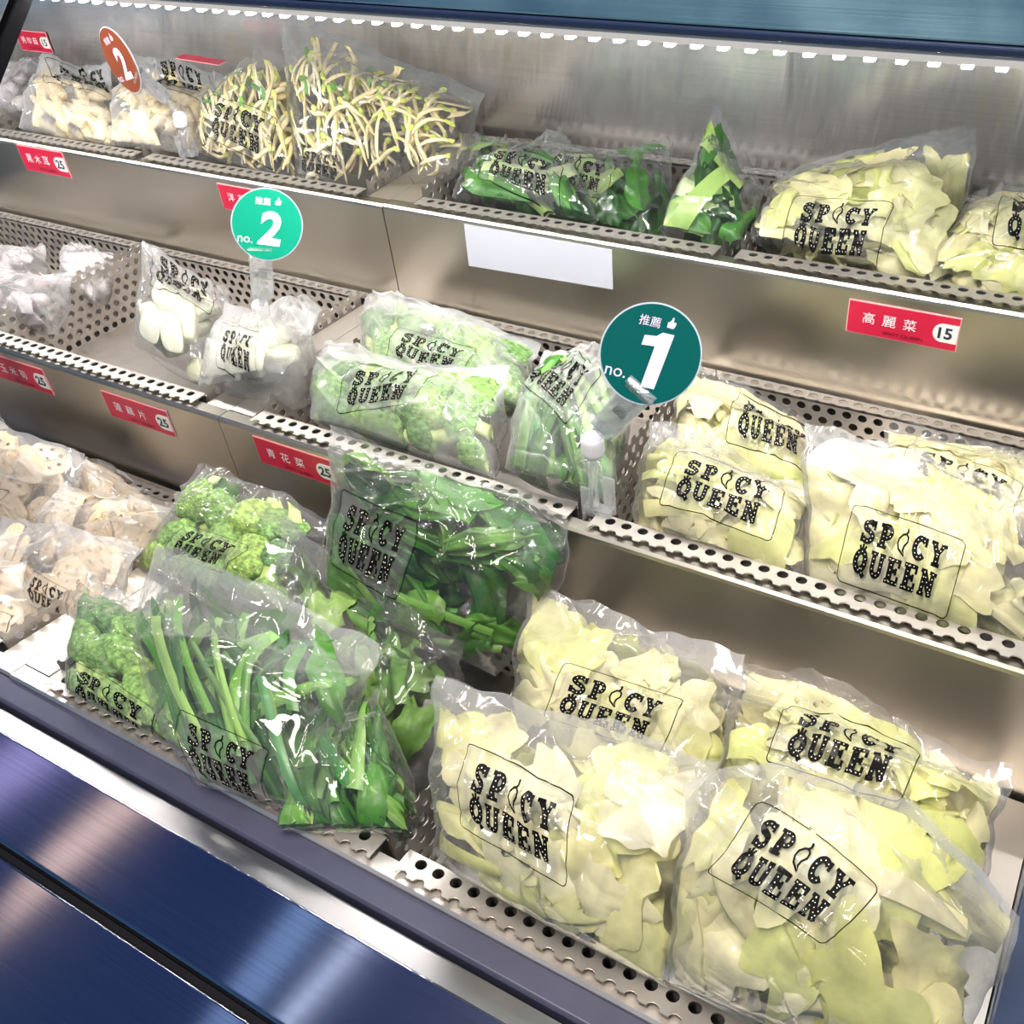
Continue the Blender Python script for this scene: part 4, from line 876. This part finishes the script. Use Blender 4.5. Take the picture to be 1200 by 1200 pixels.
    ('T7','cabbage',0.06,0.6,[[0.5835,0.44,0.1207],[0.6815,0.44,0.1265],[0.7052,0.34,0.0649],[0.5711,0.34,0.0752],[0.6325,0.44,0.1236],[0.6934,0.39,0.0957],[0.6381,0.34,0.07],[0.5773,0.39,0.0979]],[0.017,-0.472,0.882],[[-0.37,0.719],[1.08,0.767],[-0.228,-0.406]],'top tier cabbage bag cut by the picture edge past the 15 card',0),
    ('T0','pink',0.05,0.6,[[-1.0348,0.49,0.1046],[-0.7684,0.49,0.1213],[-0.7076,0.38,0.0925],[-0.9121,0.38,0.0661],[-0.9016,0.49,0.1129],[-0.738,0.435,0.1069],[-0.8099,0.38,0.0793],[-0.9735,0.435,0.0853]],[-0.085,-0.356,0.931],None,'white bag on the far left top tier behind the black post',2),
]
for i, b in enumerate(BAGS): make_bag(i, *b)

# ------------------------------------------------------------------ price cards
def price_card(x0, x1, z0, z1, y, name_txt, price, label, ex=(1, 0, 0), shear=0.0):
    w, h = x1 - x0, z1 - z0; r = empty('price_card', ((x0 + x1) / 2, y, z0)); tag(r, label, 'price card', 'red price cards')
    mb = MB(); mb.box(x0, x1, y - .0010, y - .0002, z0, z1); adopt(mb.build('card_edge', M['card_edge']), r)
    mb = MB(); mb.box(x0 + .001, x1 - .001, y - .0014, y - .0010, z0 + .001, z1 - .001); adopt(mb.build('card_face', M['red']), r)
    bh = h * .54; bw = bh * 1.15; cx = x1 - .001; cz = z0 + h * .50
    pts = [(cx, cz - bh / 2), (cx, cz + bh / 2)] + [(cx - bw + bh * .45 - bh * .45 * math.sin(t), cz + bh / 2 * math.cos(t)) for t in np.linspace(0, math.pi, 14)]
    V = [(a, y - .0018, b) for a, b in pts] + [(a, y - .0014, b) for a, b in pts]; k = len(pts)
    adopt(mesh_obj('price_badge', V, [tuple(range(k))] + [(i, k + i, k + (i + 1) % k, (i + 1) % k) for i in range(k)], M['cream_badge']), r)
    text('price_number', price, (cx - bw * .50, y - .0020, cz), (1, 0, 0), (0, 0, 1), bh * .62, M['dark_ink'], r, bold=.03)
    n = len(name_txt)
    for i, ch in enumerate(name_txt):
        text('printed_character', ch, (x0 + w * (.20 + .185 * i * (3 / max(n, 3)) ), y - .0018, z0 + h * .54), (1, 0, 0), (0, 0, 1), h * .33, M['white_ink'], r)
    text('printed_line', 'SPICY QUEEN', (x0 + w * .52, y - .0018, z0 + h * .17), (1, 0, 0), (0, 0, 1), h * .11, M['maroon_ink'], r, width=w * .36, bold=.02)
    return r
YU, YM = TIER['upper']['y0'], TIER['middle']['y0']
price_card(-.640, -.544, .0445, .0815, YU, '黑木耳', '25', 'red price card reading 25 under the baby corn bags')
price_card(-.257, -.160, .0430, .0765, YU, '洋菇', '25', 'red price card partly hidden behind the bright green number 2 sign')
price_card(.5225, .619, .0400, .0735, YU - .0012, '高麗菜', '15', 'red price card reading 15 on the top tier')
price_card(-.372, -.274, -.0465, -.0110, YM, '玉米筍', '25', 'red price card reading 25 cut off by the left picture edge')
price_card(-.179, -.078, -.0480, -.0135, YM, '蓮藕片', '25', 'red price card reading 25 on the middle tier below the radish tray')
price_card(.0450, .144, -.0405, -.0070, YM - .0012, '青花菜', '25', 'red price card reading 25 above the lower broccoli bag')
price_card(-.905, -.828, .1115, .1435, .5435, '秀珍菇', '15', 'red price card reading 15 on the steel back wall')
r = empty('price_card', (-.42, .478, .150)); tag(r, 'red price card lying flat on the baby corn bags, seen edge-on', 'price card', 'red price cards')
fx, fy, fz = (.995, -.02, -.03), (.02, .99, .0), (.03, -.0, .99)
mb = MB(); mb.obox((-.42, .478, .1530), fx, fy, fz, .041, .0085, .0005); adopt(mb.build('card_edge', M['card_edge']), r)
mb = MB(); mb.obox(np.array((-.42, .478, .1530)) + np.array(fz) * .0008, fx, fy, fz, .040, .0078, .0003); adopt(mb.build('card_face', M['red']), r)
mb = MB(); V = [(.108, .0305), (.285, .0358), (.286, .0802), (.110, .0802)]
mb.add([(x, YU - .0018, z) for x, z in V] + [(x, YU - .0012, z) for x, z in V], [(0, 1, 2, 3), (0, 4, 5, 1), (1, 5, 6, 2), (2, 6, 7, 3), (3, 7, 4, 0)])
tag(mb.build('blank_sticker', M['paper']), 'blank white sticker on the top tier panel under the choy bags', 'sticker')

# ------------------------------------------------------------------ round number signs on clip stands
THUMB = [(-.5, -.42), (.18, -.46), (.36, -.40), (.34, -.26), (.44, -.2), (.42, -.06), (.50, .0), (.46, .13), (.50, .22), (.42, .32), (.10, .32), (.16, .55), (.12, .78), (.02, .86), (-.06, .80), (-.10, .56), (-.28, .30), (-.32, .22), (-.5, .22)]
def sign(c, r_, u_, R, face, ink, digit, label, clip_a, clip_b, ball, foot, up_clip=None):
    c, rx, uy = np.array(c), np.array(r_, float), np.array(u_, float); rx /= np.linalg.norm(rx); uy -= rx * (uy @ rx); uy /= np.linalg.norm(uy); nz = np.cross(rx, uy)
    root = empty('number_sign', tuple(foot)); tag(root, label, 'sign', 'round number signs on clip stands')
    def disc(name, Rr, z0, z1, m):
        n = 64; V = [c + Rr * (math.cos(2 * math.pi * i / n) * rx + math.sin(2 * math.pi * i / n) * uy) + nz * z for z in (z0, z1) for i in range(n)]
        F = [tuple(range(n))[::-1], tuple(range(n, 2 * n))] + [(i, (i + 1) % n, n + (i + 1) % n, n + i) for i in range(n)]
        return adopt(mesh_obj(name, V, F, m), root)
    disc('sign_rim', R * 1.035, -.0010, .0002, M['rim']); disc('sign_face', R, .0002, .0008, face)
    z = nz * .0012
    if digit == '1':
        one = [(-.02, -.72), (.26, -.72), (.40, .42), (.16, .42), (.06, .33), (-.18, .30), (-.20, .10), (.07, .12)]
        V = [c + z + R * ((a - .02) * rx + (b + .05) * uy) for a, b in one]
        adopt(mesh_obj('sign_number', V, [tuple(range(len(V)))], ink), root)
    else: text('sign_number', digit, c + z + uy * R * -.10 + rx * R * .08, rx, uy, R * .98, ink, root, shear=.10, bold=.035)
    text('sign_heading', '推薦', c + z + uy * R * .64 - rx * R * .16, rx, uy, R * .21, ink, root)
    text('sign_word', 'no.', c + z - uy * R * .50 - rx * R * .60, rx, uy, R * .17, ink, root)
    V = [c + z + uy * R * .66 + rx * R * .28 + R * .17 * (a * rx + b * uy) for a, b in THUMB]
    adopt(mesh_obj('thumbs_up_mark', V, [tuple(range(len(V)))], ink), root)
    # clip: two clear jaws, spring plate, end bar
    a, b = np.array(clip_a), np.array(clip_b); d = (b - a); Ln = np.linalg.norm(d); d /= Ln; side = np.cross(d, nz); side /= np.linalg.norm(side); fz = np.cross(side, d)
    mb = MB(); m_ = (a + b) / 2
    mb.obox(m_ + fz * .0042, d, side, fz, Ln / 2, .0105, .0009); mb.obox(m_ - fz * .0030, d, side, fz, Ln / 2, .0105, .0009)
    for k in (-1, 1): mb.obox(m_ + side * .0105 * k, d, side, fz, Ln / 2 * .8, .0008, .0036)
    mb.obox(b + fz * .0005, d, side, fz, .0016, .0122, .0052); mb.obox(a + fz * .0005, d, side, fz, .003, .0062, .0045)
    adopt(mb.build('clip_jaw', M['acrylic'], bevel=.0006), root)
    mb = MB(); q = a + d * Ln * .45
    mb.obox(q + fz * .0005, d, side, fz, .0034, .0052, .0012); adopt(mb.build('clip_spring', M['dark_ink']), root)
    # ball joint barrel and stem
    ball, foot = np.array(ball), np.array(foot); ax = (ball - foot); ax /= np.linalg.norm(ax)
    t = np.linspace(-1, 1, 11); pts = [ball + ax * .0105 * q for q in t]; rs = [.0078 * (1 - abs(q) ** 5) ** .4 + .0012 for q in t]
    mb = MB(); mb.tube(pts, rs, 18); adopt(mb.build('ball_joint', M['ball'], smooth=True), root)
    mb = MB(); mb.tube([ball + (a - ball) * t for t in (0, .5, 1)], .0032, 10); mb.tube([foot, foot + (ball - foot) * .5, ball], [.0046, .0040, .0036], 12)
    adopt(mb.build('clear_stem', M['acrylic'], smooth=True), root)
    mb = MB(); s2 = np.array((1, 0, 0)); f2 = np.array((0, 1, 0))
    mb.obox(foot + np.array((-.004, -.003, .004)), (0, 0, 1), s2, f2, .014, .0055, .0011); mb.obox(foot + np.array((.012, .004, .010)), (0, 0, 1), s2, f2, .018, .0050, .0011)
    mb.obox(foot + np.array((.004, 0, -.004)), (0, 0, 1), s2, f2, .0025, .012, .005)
    adopt(mb.build('base_clip', M['acrylic'], bevel=.0006), root)
    return root
sign((.4629, .020, .1728), (.930, .292, -.223), (.008, .591, .807), .0341, M['sign_teal'], M['lilac_ink'], '1', 'dark teal round sign with number 1 clipped beside the middle cabbage bags',
     (.4301, .006, .1082), (.4632, .006, .1535), (.419, .008, .0880), (.4175, .006, .030))
sign((.0135, .120, .1510), (.74, .58, -.30), (-.04, .513, .858), .0325, M['sign_green'], M['white_ink'], '2', 'bright green round sign with number 2 clipped in the radish tray',
     (-.0132, .112, .0723), (.0083, .108, .1330), (-.0284, .117, .0505), (-.036, .118, -.005))
sign((-.3928, .330, .2032), (0.924, -0.241, 0.296), (-0.302, 0.014, 0.953), .0385, M['sign_brown'], M['lilac_ink'], '2', 'rust brown round sign with number 2 turned aside above the baby corn',
     (-.3372, .336, .1605), (-.3663, .328, .1887), (-.3300, .340, .1330), (-.3306, .332, .098))
